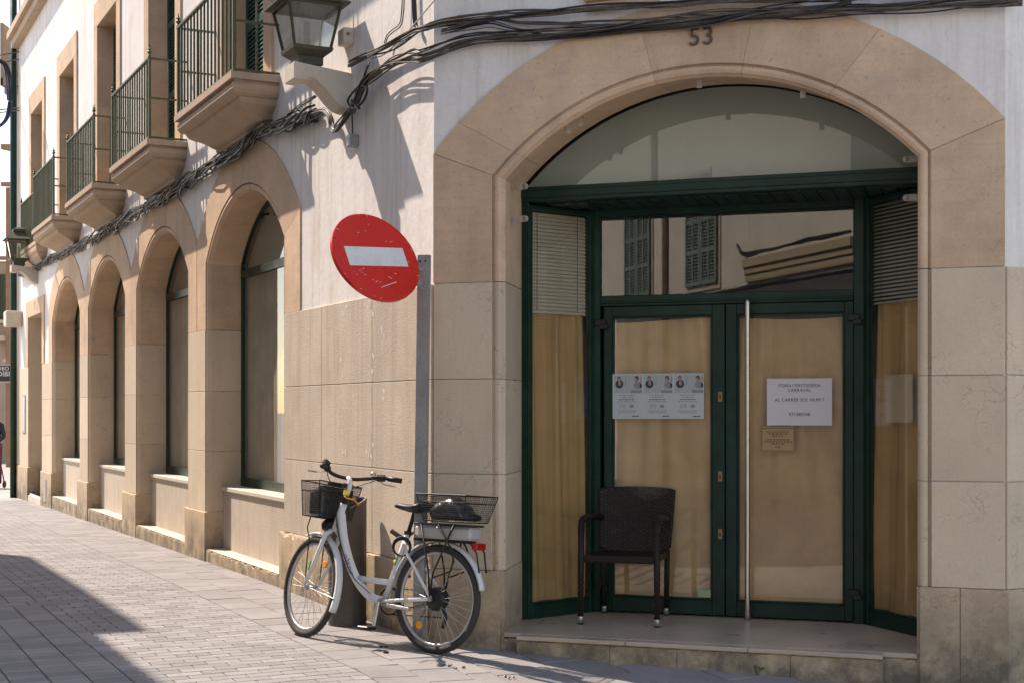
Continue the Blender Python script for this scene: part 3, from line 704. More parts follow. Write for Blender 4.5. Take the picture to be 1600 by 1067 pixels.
# small awning brackets left round the arch
for t in (-.62, -.56, -.02, .42): 
    x_, z_ = inner_pt(.05, t); MB().box(C, ARCH_S+x_-.016, ARCH_S+x_+.016, -.10, -.09, z_-.075, z_+.0).box(C, ARCH_S+x_-.016, ARCH_S+x_+.016, -.10, -.05, z_-.016, z_-.006).build('awning_bracket', 'bracket', B)
for s_, z_ in ((.475, 2.96), (.475, 2.75), (3.03, 3.0), (3.03, 2.77)):
    e = 1 if s_ < 1 else -1
    MB().box(C, min(s_, s_+e*.085), max(s_, s_+e*.085), -.20, -.192, z_-.02, z_+.02).lathe(C(s_+e*.085, -.2, z_), NC, [(0, .02), (.008, .02)], 10).build('awning_bracket', 'bracket', B)
MB().box(C, 1.02, 1.5, 0.0, .06, 4.05, 4.12).box(C, 1.04, 1.5, 0.0, .04, 4.0, 4.05).build('upper_sill', 'sand', B, bevel=.01)

# ------------------------------------------------------------ notices on the glass
dl = -1.11
def notices():
    z0, z1 = 1.409, 1.725
    n = box('paper_notice', 'paper', None, C, 1.985, 2.418, dl+.0045, dl+.0055, z0, z1)
    tag(n, 'white printed paper notice with an address and phone number on right door glass', 'notice')
    def tx(b, s, z): text('lettering', b, s, 'ink', n, C(2.203, dl+.0062, z), DC, Z, ext=.0002)
    tx('FORN I PASTISSERIA', .0315, 1.676); tx("S'ARRAVAL", .0315, 1.644); tx('AL CARRER SOL NUM 7', .0315, 1.580); tx('971580348', .0315, 1.482)
    st = box('clear_sticker', 'paperbrown', None, C, 1.955, 2.165, dl+.0038, dl+.0044, 1.24, 1.40)
    tag(st, 'small brown see-through sticker with tiny print below the white notice', 'sticker')
    box('dark_bar', 'inkbrown', st, C, 1.957, 2.163, dl+.0045, dl+.005, 1.385, 1.391)
    for i, (z, hw) in enumerate(((1.366, .075), (1.352, .065), (1.338, .04), (1.312, .085), (1.298, .095), (1.284, .045), (1.262, .02))):
        a = -hw
        while a < hw-.005:
            ww = random.uniform(.008, .022); box('print_word', 'inkbrown', st, C, 2.06+a, 2.06+min(a+ww, hw), dl+.0045, dl+.005, z-.004, z+.004); a += ww+.005
    p = box('triptych_poster', 'poster', None, C, .907, 1.555, dl+.0045, dl+.0055, 1.452, 1.766)
    tag(p, 'wide pale poster of three repeated leaflets on left door glass', 'poster')
    E = dl+.0058
    for k in range(3):
        a = .912+k*.216
        def q(x0, x1, y0, y1, mat, name='print_block', o=0): box(name, mat, p, C, a+x0*.21, a+x1*.21, E+o, E+o+.0003, 1.76-y1*.30, 1.76-y0*.30)
        q(.02, .98, .01, .43, 'posterpale'); q(.42, .44, .01, .25, 'postergrey', o=.0004); q(.6, .98, .36, .43, 'postergrey', o=.0004); q(.02, .6, .40, .43, 'posterpale', o=.0004)
        def blob(cx, cy, rx, ry, mat, o, nn=10):
            MB().add([C(a+(cx+rx*math.cos(2*math.pi*i/nn))*.21, E+o, 1.76-(cy+ry*math.sin(2*math.pi*i/nn))*.30) for i in range(nn)], [tuple(range(nn))]).build('print_figure', mat, p, recalc=False)
        blob(.21, .22, .14, .10, 'posterdark', .0006); blob(.2, .09, .06, .055, 'posterdark', .0008); blob(.2, .11, .045, .05, 'posterskin', .001); blob(.22, .2, .05, .06, 'posterskin', .001)
        blob(.84, .24, .14, .09, 'postergrey', .0006); blob(.8, .09, .07, .06, 'posterdark', .0008); blob(.78, .12, .045, .05, 'posterskin', .001); blob(.95, .11, .03, .07, 'posterskin', .0008); blob(.94, .26, .04, .06, 'posterdark', .0008)
        for yy, x0, x1 in ((.48, .2, .72), (.53, .28, .68), (.58, .2, .74), (.63, .14, .8), (.84, .15, .8), (.88, .2, .74)):
            x = x0
            while x < x1: ww = random.uniform(.04, .1); q(x, min(x+ww, x1), yy-.010, yy+.010, 'postergrey' if yy != .58 else 'posterdark'); x += ww+.025
        q(.2, .44, .68, .78, 'posterpale'); q(.56, .7, .70, .77, 'postergrey'); q(.64, .88, .955, .975, 'posterdark')
    g = box('faded_notice', 'paperbrown', None, C, 2.80, 2.80, 0, 0, 0, 0)
    bpy.data.objects.remove(g)
    ax = Vector((2.64-3.045, -1.10+.612)); 
    def P(qq, o, z):
        l = ax.length; a_ = ax/l; nn = Vector((a_.y, -a_.x)); return C(3.045+a_.x*qq*l+nn.x*o, -.612+a_.y*qq*l+nn.y*o, z)
    g = box('faded_notice', 'fadedpaper', None, P, .25, .70, -.016, -.014, 1.43, 1.74)
    tag(g, 'faded paper sheet behind the glass of the narrow right side window', 'notice')
notices()

# ------------------------------------------------------------ wicker armchair on the threshold
def chair():
    fl, fr_, bl, br = Vector((.4535, 9.417, ST)), Vector((.946, 9.272, ST)), Vector((.644, 9.942, ST)), Vector((1.0657, 9.826, ST))
    ctr = (fl+fr_+bl+br)/4
    T = thing('wicker_armchair', 'dark brown woven armchair with silver-capped legs on the marble threshold', 'chair', ctr)
    up = lambda p, z: Vector((p.x, p.y, ST+z))
    def leg(p, q, z, nm, r=.021):
        a = p + Z*.035; b = Vector((q.x, q.y, ST+z))
        MB().tube([a, a.lerp(b, .5), b], [r*.85, r, r], 8).build(nm, 'wicker', T, smooth=True)
        MB().lathe(p+Z*.008, Z, [(0, r*.92), (.04, r*.98), (.045, r*.9)], 12).build('foot_cap', 'alu', T, smooth=True)
        MB().lathe(p, Z, [(0, r*.8), (.009, r*.95)], 12).build('foot_pad', 'black', T)
    sl_, sr_ = fl.lerp(bl, .04), fr_.lerp(br, .04)
    leg(fl, fl+Vector((.006, .01, 0)), .68, 'leg'); leg(fr_, fr_+Vector((.0, .012, 0)), .68, 'leg')
    bl2, br2 = bl+Vector((-.02, -.07, 0)), br+Vector((.0, -.07, 0))
    leg(bl, bl2, .46, 'leg', .019); leg(br, br2, .46, 'leg', .019)
    # arms
    for f_, b_ in ((fl, bl2), (fr_, br2)):
        bk = b_ + Vector((.0, .05, 0))
        pts = crom([up(f_, .60)+Vector((.004, .01, 0)), up(f_, .66)+Vector((.008, .02, 0)), up(f_.lerp(bk, .12), .69), up(f_.lerp(bk, .5), .695), up(f_.lerp(bk, 1.0), .67)], 5)
        MB().tube(pts, .023, 8).build('arm', 'wicker', T, smooth=True)
    # seat
    c4 = [up(fl.lerp(fr_, .03), .44), up(fl.lerp(fr_, .97), .44), up(br2, .43), up(bl2, .43)]
    MB().hexa([p-Z*.03 for p in c4], [p+Z*.018 for p in c4]).build('seat', 'wicker', T, bevel=.012, segs=2)
    # back: curved woven panel
    back = []; nb, nz = 22, 34
    wl, wr = bl2+Vector((-.008, .02, 0)), br2+Vector((.008, .02, 0))
    nrm = Vector((.276, .961, 0))
    def bp(i, j, o=0):
        q = i/nb; t = j/nz; wid = 1+.10*t; qq = .5+(q-.5)*wid
        p = wl.lerp(wr, qq); z = .445+.415*t+.012*(1-(2*q-1)**2)*t
        cv = -.03*(1-(2*q-1)**2)
        return Vector((p.x, p.y, ST+z)) + nrm*(.085*t + .01*math.sin(t*3) - cv - o)
    m = MB(); m.loft([[bp(i, j) for i in range(nb+1)] for j in range(nz+1)], closed=False, cap=False)
    m.loft([[bp(i, j, -.02) for i in range(nb+1)] for j in range(nz+1)], closed=False, cap=False)
    bk = m.build('backrest', 'wicker', T, smooth=True, recalc=False)
    wv = MB()
    for i in range(nb):
        for j in range(nz):
            if (i+j) % 2: continue
            a, b = i+.05, i+1.2; c0, c1 = j+.16, j+.84
            v0 = [bp(a, c0, .0005), bp(b, c0, .0005), bp(b, c1, .0005), bp(a, c1, .0005)]
            v1 = [bp(a+.35, c0+.15, .009), bp(b-.35, c0+.15, .009), bp(b-.35, c1-.15, .009), bp(a+.35, c1-.15, .009)]
            wv.add(v0+v1, [(4, 5, 6, 7), (0, 1, 5, 4), (1, 2, 6, 5), (2, 3, 7, 6), (3, 0, 4, 7)])
    o = wv.build('wicker_weave', 'weave', bk); o['kind'] = 'stuff'
    MB().tube([bp(0, j) - nrm*-.01 for j in range(0, nz+1, 4)] + [bp(i, nz)+nrm*.01 for i in range(0, nb+1, 3)] + [bp(nb, j)+nrm*.01 for j in range(nz, -1, -4)], .013, 8).build('back_rim', 'wicker', bk, smooth=True)
    # leg weave rings (front legs)
    for p, q in ((fl, .006), (fr_, 0)):
        w2 = MB(); z = .06
        while z < .62:
            for k in range(4):
                an = k*math.pi/2 + (0 if int(z/.018) % 2 else .78)
                c_ = up(p, z)+Vector((q*z, .016*z, 0))+Vector((math.cos(an), math.sin(an), 0))*.019
                w2.lathe(c_-Z*.007, Z, [(0, .001), (.007, .004), (.014, .001)], 5)
            z += .018
        o = w2.build('leg_weave', 'weave', T, smooth=True); o['kind'] = 'stuff'
chair()

# ------------------------------------------------------------ no-entry sign on its post
def sign():
    px = 657; Y = 9.02; X = (px-800)/2222*Y; g = ground(X, Y)
    T = thing('road_sign', 'round red no-entry sign with white bar, tilted on a grey post', 'sign', (X, Y, g))
    top = HC+(643-399)/2222*Y
    b0, t0 = Vector((X-.012, Y, g)), Vector((X+.022, Y, top))
    def P(a, d, z): 
        q = b0.lerp(t0, (z-g)/(top-g)); return q + DC*a + NC*d
    m = MB(); m.box(P, -.037, .037, .012, .016, g, top); m.box(P, -.037, -.033, -.03, .012, g, top); m.box(P, .033, .037, -.03, .012, g, top)
    m.box(P, -.033, .033, -.03, -.0265, g, top)
    m.build('post', 'galv', T)
    for a in (-.018, .018): MB().lathe(P(a, .016, top-.04), NC, [(0, .007), (.004, .007)], 8).build('bolt_hole', 'ink', T)
    ray = Vector((-.0954, 1, .1085)).normalized(); c = Vector((0, 0, HC)) + ray*(8.80/ray.y)
    tw = -ray; rt = Vector((0, 1, 0)).cross(Z).normalized(); rt = (rt - tw*rt.dot(tw)).normalized(); up = tw.cross(rt)
    nn = (rt*.506+up*.506+tw*.698).normalized()
    e1 = (rt*.818-up*.024-tw*.576); e1 = (e1-nn*e1.dot(nn)).normalized(); e2 = nn.cross(e1)
    Rr = 78.4*8.80/2222
    m = MB(); m.lathe(c-nn*.028, nn, [(0, Rr-.002), (.028, Rr), (.031, Rr-.003)], 64)
    disc = m.build('sign_disc', 'red', T)
    m = MB(); hw, hh = .71*Rr, .216*Rr
    m.add([c+nn*.0045+e1*a+e2*b for a, b in ((-hw, -hh), (hw, -hh), (hw, hh), (-hw, hh))], [(0, 1, 2, 3)]).build('white_bar', 'signwhite', disc, recalc=False)
    m = MB(); random.seed(3)
    for i in range(34):
        a = random.uniform(0, 6.28); q = random.choice((.95, .97, .6, .5, .75, .98, .97))*Rr; L_ = random.uniform(.004, .02)
        p = c+nn*.0042+e1*q*math.cos(a)+e2*q*math.sin(a); t = random.uniform(-.6, .6)
        ex = e1*math.cos(t)+e2*math.sin(t); ey = nn.cross(ex); h = random.uniform(.0008, .003)
        m.add([p-ex*L_, p+ey*h, p+ex*L_, p-ey*h*.8], [(0, 1, 2, 3)])
    p = c+nn*.0042+e1*.02-e2*.20
    m.add([p-e1*.06-e2*.02, p+e1*.07+e2*.02, p+e1*.068+e2*.024, p-e1*.06-e2*.016], [(0, 1, 2, 3)])
    o = m.build('paint_chips', 'signwhite', disc, recalc=False); o['kind'] = 'stuff'
    m = MB(); q = c - nn*.03
    m.tube([q+e1*.26-e2*.03, P(0, -.0, top-.10)], .012, 8); m.tube([q+e1*.22-e2*.12, P(0, -.0, top-.22)], .012, 8); m.build('clamp', 'galv', T)
sign()
# ------------------------------------------------------------ steel litter bin against the wall
def bin_():
    c = Vector(((543-800)/2222*10.05, 10.05, 0)); c.z = ground(c.x, c.y)
    T = thing('litter_bin', 'tall dark steel cylinder bin with slanted top between bicycle and wall', 'bin', c)
    n = 32; r = .135
    def ring(z0, slope, rr): return [c + Vector((math.cos(t)*rr, math.sin(t)*rr, 0)) + Z*(z0+slope*(math.cos(t)*-NL.x+math.sin(t)*-NL.y)*rr/r) for t in [2*math.pi*k/n for k in range(n)]]
    m = MB(); m.loft([ring(.0, 0, r), ring(.03, 0, r), ring(.40, .0, r), ring(.83, .06, r), ring(.835, .06, r-.012), ring(.55, 0, r-.012)], True, False); m.build('bin_body', 'binsteel', T, smooth=False, recalc=False)
    MB().loft([ring(.03, 0, r+.003), ring(.045, 0, r+.003)], True, False).build('base_band', 'binsteel', T, recalc=False)
    MB().loft([ring(.825, .06, r+.003), ring(.842, .06, r+.003), ring(.842, .06, r-.014), ring(.825, .06, r-.014)], True, False).build('rim', 'binsteel', T, recalc=False)
bin_()

# ------------------------------------------------------------ electric city bicycle
def bicycle():
    h = Vector((-.809, .588, 0)); yb0 = Vector((-.588, -.809, 0)); ph = R(5)
    yb = yb0*math.cos(ph)+Z*math.sin(ph); zb = Z*math.cos(ph)-yb0*math.sin(ph)
    R0 = Vector((-.485, 8.85, 0)); R0.z = ground(R0.x, R0.y)+.004
    T = thing('bicycle', 'white electric city bicycle with black baskets leaning at the corner', 'bicycle', R0)
    def bp(x, y, z): return R0 + h*x + yb*y + zb*z
    st = R(-17); a0 = Vector((1.053, 0, .317)); ax = Vector((-.358, 0, .934)).normalized(); rot = Matrix.Rotation(st, 3, ax)
    def fp(x, y, z):
        q = rot @ (Vector((x, y, z))-a0) + a0; return bp(*q)
    RW_ = .315
    def wheel(F, cx, cz, label):
        c = F(cx, 0, cz); ex = (F(cx+1, 0, cz)-c); ey = (F(cx, 0, cz+1)-c); ez = (F(cx, 1, cz)-c)
        wm = MB().torus(c, ex, ey, RW_, .0225, 56, 10).build('wheel', 'rubber', T, smooth=True)
        m = MB()
        for i in range(112):
            a = 2*math.pi*i/112; s_ = 1 if i % 2 else -1; e = ex*math.cos(a)+ey*math.sin(a); t_ = ez.cross(e)
            p = c+e*(RW_+.0225); m.add([p-t_*.004+ez*.002*s_-e*.002, p+t_*.004+ez*.002*s_-e*.002, p+t_*.004+ez*.015*s_-e*.005, p-t_*.004+ez*.015*s_-e*.005, p+ez*.002*s_+e*.0025, p+ez*.013*s_-e*.001], [(0, 1, 4), (1, 2, 5, 4), (2, 3, 5), (3, 0, 4, 5)])
        o = m.build('tread_blocks', 'rubber', wm, recalc=False); o['kind'] = 'stuff'
        MB().torus(c, ex, ey, RW_-.028, .0125, 56, 8).build('rim', 'alu', wm, smooth=True)
        m = MB()
        for i in range(32):
            a = 2*math.pi*i/32; s_ = 1 if i % 2 else -1; off = .35*(1 if (i//2) % 2 else -1)
            m.tube([c+(ex*math.cos(a+off)+ey*math.sin(a+off))*.03+ez*.028*s_, c+(ex*math.cos(a)+ey*math.sin(a))*(RW_-.03)], .0013, 4, False)
        o = m.build('spokes', 'alu', wm); o['kind'] = 'stuff'
        MB().lathe(c-ez*.05, ez, [(0, .012), (.02, .014), (.022, .03), (.026, .03), (.03, .018), (.07, .018), (.074, .03), (.078, .03), (.08, .014), (.1, .012)], 16).build('hub', 'alu', wm, smooth=False)
        for s_ in ((2.35,) if cx > .5 else (5.35,)):
            pr = c+(ex*math.cos(s_+.0)+ey*math.sin(s_))*(RW_-.10)
            m = MB(); t_ = ex*math.cos(s_)+ey*math.sin(s_); m.lathe(pr+ez*.002, ez, [(0, .024), (.006, .026), (.01, .02)], 12); m.build('wheel_reflector', 'amber', wm)
        return wm
    wheel(bp, 0, .337, 'r'); fw = wheel(fp, 1.10, .337, 'f')
    # amber reflector on the left of the front wheel
    # frame
    m = MB()
    dt = crom([(.850, 0, .86), (.842, 0, .79), (.81, 0, .66), (.755, 0, .53), (.685, 0, .42), (.60, 0, .34), (.52, 0, .30), (.43, 0, .288)], 5)
    fr = m.tube([bp(*p) for p in dt], [.025]*3+[.029]*(len(dt)-3), 12).build('frame', 'white', T, smooth=True)
    MB().tube([bp(.888, 0, .747), bp(.826, 0, .91)], .024, 12).build('head_tube', 'white', fr, smooth=True)
    MB().tube([bp(.43, 0, .288), bp(.262, 0, .74)], .0195, 12).build('seat_tube', 'white', fr, smooth=True)
    MB().tube([bp(.655, 0, .42), bp(.57, 0, .415), bp(.385, 0, .41)], .020, 12).build('lower_tube', 'white', fr, smooth=True)
    for s in (-1, 1):
        MB().tube([bp(.43, s*.03, .288), bp(.34, s*.05, .30), bp(0, s*.066, .337)], .012, 8).build('chain_stay', 'white', fr, smooth=True)
        MB().tube([bp(.285, s*.016, .68), bp(.22, s*.05, .60), bp(0, s*.066, .345)], .0105, 8).build('seat_stay', 'white', fr, smooth=True)
    MB().lathe(bp(.43, -.045, .288), yb, [(0, .024), (.09, .024)], 14).build('bottom_bracket', 'alu', fr)
    MB().lathe(fp(.826, 0, .905), (fp(.80, 0, .972)-fp(.826, 0, .905)), [(0, .03), (.012, .03), (.014, .02), (.05, .02)], 14).build('headset', 'black', fr)
    # decals
    def decal(body, x0, z0, x1, z1, size, mat, off):
        a, b = bp(x0, off, z0), bp(x1, off, z1); t = (b-a).normalized(); u_ = yb.cross(t)*-1
        if False: pass
        text('frame_lettering', body, size, mat, fr, (a+b)/2, t, yb.cross(t), ext=.0004)
    decal('altar', .80, .62, .665, .385, .085, 'greydecal', .0298)
    decal('ALTAR 2', .30, .302, .14, .322, .024, 'limegreen', .072)
    m = MB(); pts = [(.848, .80), (.835, .74), (.815, .67), (.785, .595)]
    m.loft([[bp(x+.024, .0215, z+.012) for x, z in pts], [bp(x+.008, .031, z+.004) for x, z in pts]], closed=False, cap=False); m.build('green_stripe', 'limegreen', fr, recalc=False)
    for (F_, x0, z0, x1, z1, y_, nm) in ((bp, .345, .52, .315, .60, .021, 'seat_tube_stripe'), (fp, 1.04, .44, 1.02, .50, .0735, 'fork_stripe')):
        a_, b_ = F_(x0, y_, z0), F_(x1, y_, z1); t_ = (b_-a_).normalized(); q_ = yb.cross(t_)*.007
        MB().add([a_-q_, a_+q_, b_+q_, b_-q_], [(0, 1, 2, 3)]).build(nm, 'limegreen', fr, recalc=False)
    for q_ in (-.02, .02): MB().tube(crom([fp(.80, q_, .99), bp(.87, q_, .86), bp(.84, .035, .72), bp(.70, .036, .45), bp(.52, .034, .33)], 5), .0028, 5).build('frame_cable', 'black', fr, smooth=True)
    # saddle and post
    MB().tube([bp(.268, 0, .72), bp(.222, 0, .865)], .0135, 10).build('seat_post', 'black', T, smooth=True)
    MB().lathe(bp(.266, 0, .725), zb, [(0, .025), (.022, .025)], 12).build('seat_clamp', 'black', fr)
    rings = []
    for x, wd, z, th in ((.385, .008, .905, .01), (.37, .02, .915, .022), (.33, .028, .918, .032), (.27, .04, .915, .04), (.21, .075, .92, .05), (.16, .098, .928, .055), (.125, .095, .932, .05), (.105, .06, .928, .035), (.10, .02, .922, .015)):
        rings.append([bp(x, wd*math.cos(t), z-th*.45+(th*.5*math.sin(t) if math.sin(t) > 0 else th*.75*math.sin(t))) for t in [2*math.pi*k/14 for k in range(14)]])
    MB().loft(rings).build('saddle', 'black', T, smooth=True)
    # fork, stem, bars
    m = MB()
    fk = m.tube([fp(.903, 0, .715), fp(.888, 0, .755)], .022, 10)
    for s in (-1, 1): m.tube([fp(.905, s*.02, .715), fp(.915, s*.055, .69), fp(1.0, s*.058, .50), fp(1.10, s*.055, .337)], [.017, .017, .0145, .011], 8)
    fork = m.build('fork', 'white', T, smooth=True)
    m = MB(); m.tube([fp(.826, 0, .93), fp(.795, 0, 1.0), fp(.788, 0, 1.035), fp(.80, 0, 1.06), fp(.825, 0, 1.07)], .0165, 10); m.build('stem', 'white', fork, smooth=True)
    hb = [(.66, .30, 1.10), (.71, .25, 1.105), (.78, .19, 1.10), (.835, .12, 1.082), (.838, .05, 1.07), (.838, -.05, 1.07), (.835, -.12, 1.082), (.78, -.19, 1.10), (.71, -.25, 1.105), (.66, -.30, 1.10)]
    MB().tube(crom([fp(*p) for p in hb], 4), .0125, 10).build('handlebar', 'black', fork, smooth=True)
    for s in (-1, 1):
        MB().tube([fp(.65, s*.308, 1.099), fp(.72, s*.242, 1.105)], .0175, 10).build('grip', 'black', fork, smooth=True)
        MB().lathe(fp(.735, s*.228, 1.105), (fp(.79, s*.18, 1.10)-fp(.735, s*.228, 1.105)), [(0, .024), (.05, .024)], 10).build('brake_clamp', 'black', fork)
        MB().tube([fp(.765, s*.205, 1.085), fp(.79, s*.26, 1.07), fp(.765, s*.34, 1.065)], [.006, .005, .005], 6).build('brake_lever', 'alu', fork)
        MB().tube(crom([fp(.77, s*.20, 1.09), fp(.84, s*.14, 1.05), fp(.90, s*.05, .99), fp(.87, 0, .86), fp(.86, -.01, .76)], 5), .0032, 5).build('brake_cable', 'black', fork, smooth=True)
    MB().lathe(fp(.79, -.17, 1.115), zb, [(0, .018), (.012, .022), (.025, .012)], 12).build('bell', 'alu', fork, smooth=True)
    MB().lathe(fp(.70, .235, 1.12), (fp(.70, .3, 1.14)-fp(.70, .235, 1.12)), [(0, .02), (.03, .026), (.04, .02)], 12).build('shifter', 'black', fork)
    MB().box(lambda a, d, z: fp(a, d, z), .80, .83, -.035, .035, 1.0, 1.03).build('display_mount', 'black', fork)
    MB().box(lambda a, d, z: fp(a, d, z), .79, .80, .0, .035, .955, .985).build('tag', 'yellow', fork)
    MB().tube([fp(.80, .02, .945), fp(.78, .02, .935), fp(.76, -.03, .93), fp(.74, -.06, .90)], .006, 6).build('cable_tie', 'orange', fork)
    # front mudguard
    def guard(F, cx, cz, a0_, a1_, rr, name, par, wd=.027):
        m = MB(); n = 22; rg = []
        for i in range(n+1):
            a = R(a0_+(a1_-a0_)*i/n)
            rg.append([F(cx+math.cos(a)*(rr+q), y, cz+math.sin(a)*(rr+q)) for y, q in ((-wd, -.014), (-wd*.75, 0), (0, .006), (wd*.75, 0), (wd, -.014), (wd*.7, -.003), (0, .002), (-wd*.7, -.003))])
        return m.loft(rg, True, True).build(name, 'white', par, smooth=True)
    fg = guard(fp, 1.10, .337, 70, 205, .362, 'mudguard', T)
    for s in (-1, 1): MB().tube([fp(1.10, s*.05, .337), fp(1.10+.362*math.cos(R(190)), s*.03, .337+.362*math.sin(R(190)))], .003, 5).build('mudguard_stay', 'galv', fg)
    rg_ = guard(bp, 0, .337, 55, 168, .366, 'mudguard', T); guard(bp, 0, .337, 15, 55, .366, 'mudguard_tail', rg_)
    # wire baskets
    def basket(F, x0, x1, hw0, hw1, z0, z1, flare, step, name, par):
        m = MB()
        bot = [(x0, -hw0), (x1, -hw0), (x1, hw0), (x0, hw0)]; top = [(x0-flare, -hw1), (x1+flare, -hw1), (x1+flare, hw1), (x0-flare, hw1)]
        def pt(i, q, t):
            j = (i+1) % 4; b = [bot[i][k]+(bot[j][k]-bot[i][k])*q for k in (0, 1)]; tt = [top[i][k]+(top[j][k]-top[i][k])*q for k in (0, 1)]
            return F(b[0]+(tt[0]-b[0])*t, b[1]+(tt[1]-b[1])*t, z0+(z1-z0)*t)
        for i in range(4):
            ln = math.hypot(bot[(i+1) % 4][0]-bot[i][0], bot[(i+1) % 4][1]-bot[i][1]); n = max(3, int(ln/step))
            for k in range(n): m.tube([pt(i, k/n, 0), pt(i, k/n, 1)], .0013, 3, False)
            nz = int((z1-z0)/step)
            for k in range(1, nz): m.tube([pt(i, 0, k/nz), pt(i, 1, k/nz)], .0013, 3, False)
        nx = int((x1-x0)/step); ny = int(2*hw0/step)
        for k in range(nx+1): m.tube([F(x0+(x1-x0)*k/nx, -hw0, z0), F(x0+(x1-x0)*k/nx, hw0, z0)], .0013, 3, False)
        for k in range(ny+1): m.tube([F(x0, -hw0+2*hw0*k/ny, z0), F(x1, -hw0+2*hw0*k/ny, z0)], .0013, 3, False)
        bk = m.build(name, 'black', par)
        r_ = MB(); r_.tube([pt(i, 0, 1) for i in (0, 1, 2, 3, 0)], .0045, 6, False); r_.tube([pt(i, 0, .0) for i in (0, 1, 2, 3, 0)], .004, 6, False); r_.tube([pt(i, 0, .72) for i in (0, 1, 2, 3, 0)], .0028, 5, False)
        for i in range(4): r_.tube([pt(i, 0, 0), pt(i, 0, 1)], .0035, 5, False)
        r_.build('basket_rim', 'black', bk); return bk
    fb = basket(fp, .915, 1.13, .125, .165, .80, 1.03, .012, .011, 'front_basket', T)
    m = MB(); m.hexa([fp(.93, -.11, .81), fp(1.09, -.11, .81), fp(1.09, .11, .81), fp(.93, .11, .81)], [fp(.925, -.13, 1.01), fp(1.10, -.12, .96), fp(1.10, .12, .96), fp(.925, .13, 1.01)]); m.build('basket_liner', 'bag', fb, bevel=.02, segs=2)
    MB().box(lambda a, d, z: fp(a, d, z), .925, .985, -.06, .06, 1.012, 1.04).build('liner_handle', 'black', fb, bevel=.01, segs=2)
    for s in (-1, 1): MB().tube([fp(1.08, s*.09, .80), fp(1.115, s*.085, .72), fp(1.115, s*.06, .66), fp(1.09, s*.056, .36)], .0042, 6).build('basket_strut', 'black', fb, smooth=True)
    MB().lathe(fp(.93, 0, .755), (fp(1.03, 0, .745)-fp(.93, 0, .755)), [(0, .015), (.02, .04), (.07, .045), (.085, .04)], 14).build('headlamp', 'black', fork, smooth=True)
    MB().lathe(fp(1.012, 0, .747), (fp(1.03, 0, .745)-fp(.93, 0, .755)), [(0, .038), (.008, .03)], 14).build('headlamp_lens', 'silver', fork, smooth=True)
    # rear rack, battery, basket
    m = MB()
    for s in (-1, 1):
        m.tube([bp(.16, s*.07, .80), bp(-.28, s*.07, .80)], .0065, 6)
        m.tube([bp(.10, s*.075, .80), bp(.02, s*.08, .52), bp(0, s*.075, .35)], .006, 6)
        m.tube([bp(-.16, s*.075, .80), bp(-.02, s*.08, .50), bp(0, s*.075, .35)], .006, 6)
        m.tube([bp(-.04, s*.075, .80), bp(-.15, s*.08, .66), bp(-.175, s*.08, .59), bp(-.16, s*.08, .52), bp(-.02, s*.08, .47)], .006, 6)
        m.tube([bp(-.27, s*.05, .70), bp(-.32, s*.04, .64), bp(-.345, s*.035, .52)], .0055, 6)
    for x in (.15, .02, -.13, -.28): m.tube([bp(x, -.07, .80), bp(x, .07, .80)], .006, 6)
    m.tube([bp(.16, 0, .785), bp(.27, 0, .70)], .006, 6)
    rk = m.build('rear_rack', 'black', T, smooth=True)
    def bat(a, d, z): return bp(a, d, z)
    rings = []
    for x, k in ((.175, .5), (.165, .85), (.13, 1), (-.22, 1), (-.265, .95), (-.28, .7)):
        rings.append([bp(x, .062*k*cx_, .752+.042*k*cz_) for cx_, cz_ in ((-1, -.6), (-.7, -1), (.7, -1), (1, -.6), (1, .6), (.7, 1), (-.7, 1), (-1, .6))])
    MB().loft(rings).build('battery', 'silver', rk, smooth=False)
    MB().box(bat, -.25, .18, -.045, .045, .692, .708).build('battery_tray', 'black', rk)
    MB().box(bat, -.325, -.285, -.05, .05, .655, .70).build('tail_lamp', 'redlens', rk, bevel=.01, segs=2)
    rb = basket(bp, -.27, .04, .125, .165, .822, .985, .04, .012, 'rear_basket', T)
    m = MB(); random.seed(11); rings = []
    for i in range(13):
        t = i/12; x = .03-.28*t; rr = .034+.072*math.sin(math.pi*min(1, t*1.05+.06))**.7
        rings.append([bp(x, .095*math.cos(q)*(.8+.25*random.random()), .828+rr*(.9+.9*math.sin(q))*(.85+.3*random.random())*.75) for q in [2*math.pi*k/12 for k in range(12)]])
    bag = tag(MB().loft(rings).build('black_bag', 'bag', None, smooth=True), 'crumpled black bag lying in the rear basket of the bicycle', 'bag')
    m = MB(); 
    for q in range(3): m.torus(bp(.26, .06, .64)+zb*.004*q, h*.7+yb*.3, zb, .052+.004*q, .0055, 26, 6)
    lk = m.build('cable_lock', 'black', T, smooth=True)
    MB().tube([bp(.36, .05, .74), bp(.27, .05, .70)], .016, 8).build('lock_body', 'black', lk)
    # drive
    MB().torus(bp(.43, -.05, .288), h, zb, .085, .006, 32, 6).build('chainring', 'black', T, smooth=True)
    MB().tube([bp(.43, -.05, .373), bp(.0, -.05, .375)], .004, 5).tube([bp(.43, -.05, .203), bp(.0, -.05, .22)], .004, 5).build('chain', 'black', T)
    for s, an in ((1, -85), (-1, 95)):
        a = R(an); e = bp(.43+.165*math.cos(a), s*.075, .288+.165*math.sin(a))
        ck = MB().tube([bp(.43, s*.06, .288), e], [.013, .010], 8).build('crank', 'alu', T)
        MB().box(lambda A, D, Z_: e + h*A + yb*D + zb*Z_, -.045, .045, s*.02-.0 if s > 0 else -.11, .11 if s > 0 else -.02, -.012, .012).build('pedal', 'black', ck, bevel=.006)
    hc_ = bp(0, 0, .337)
    MB().lathe(hc_-yb*.05, yb, [(0, .04), (.01, .066), (.03, .074), (.07, .074), (.09, .062), (.10, .03)], 24).build('hub_motor', 'black', T, smooth=False)
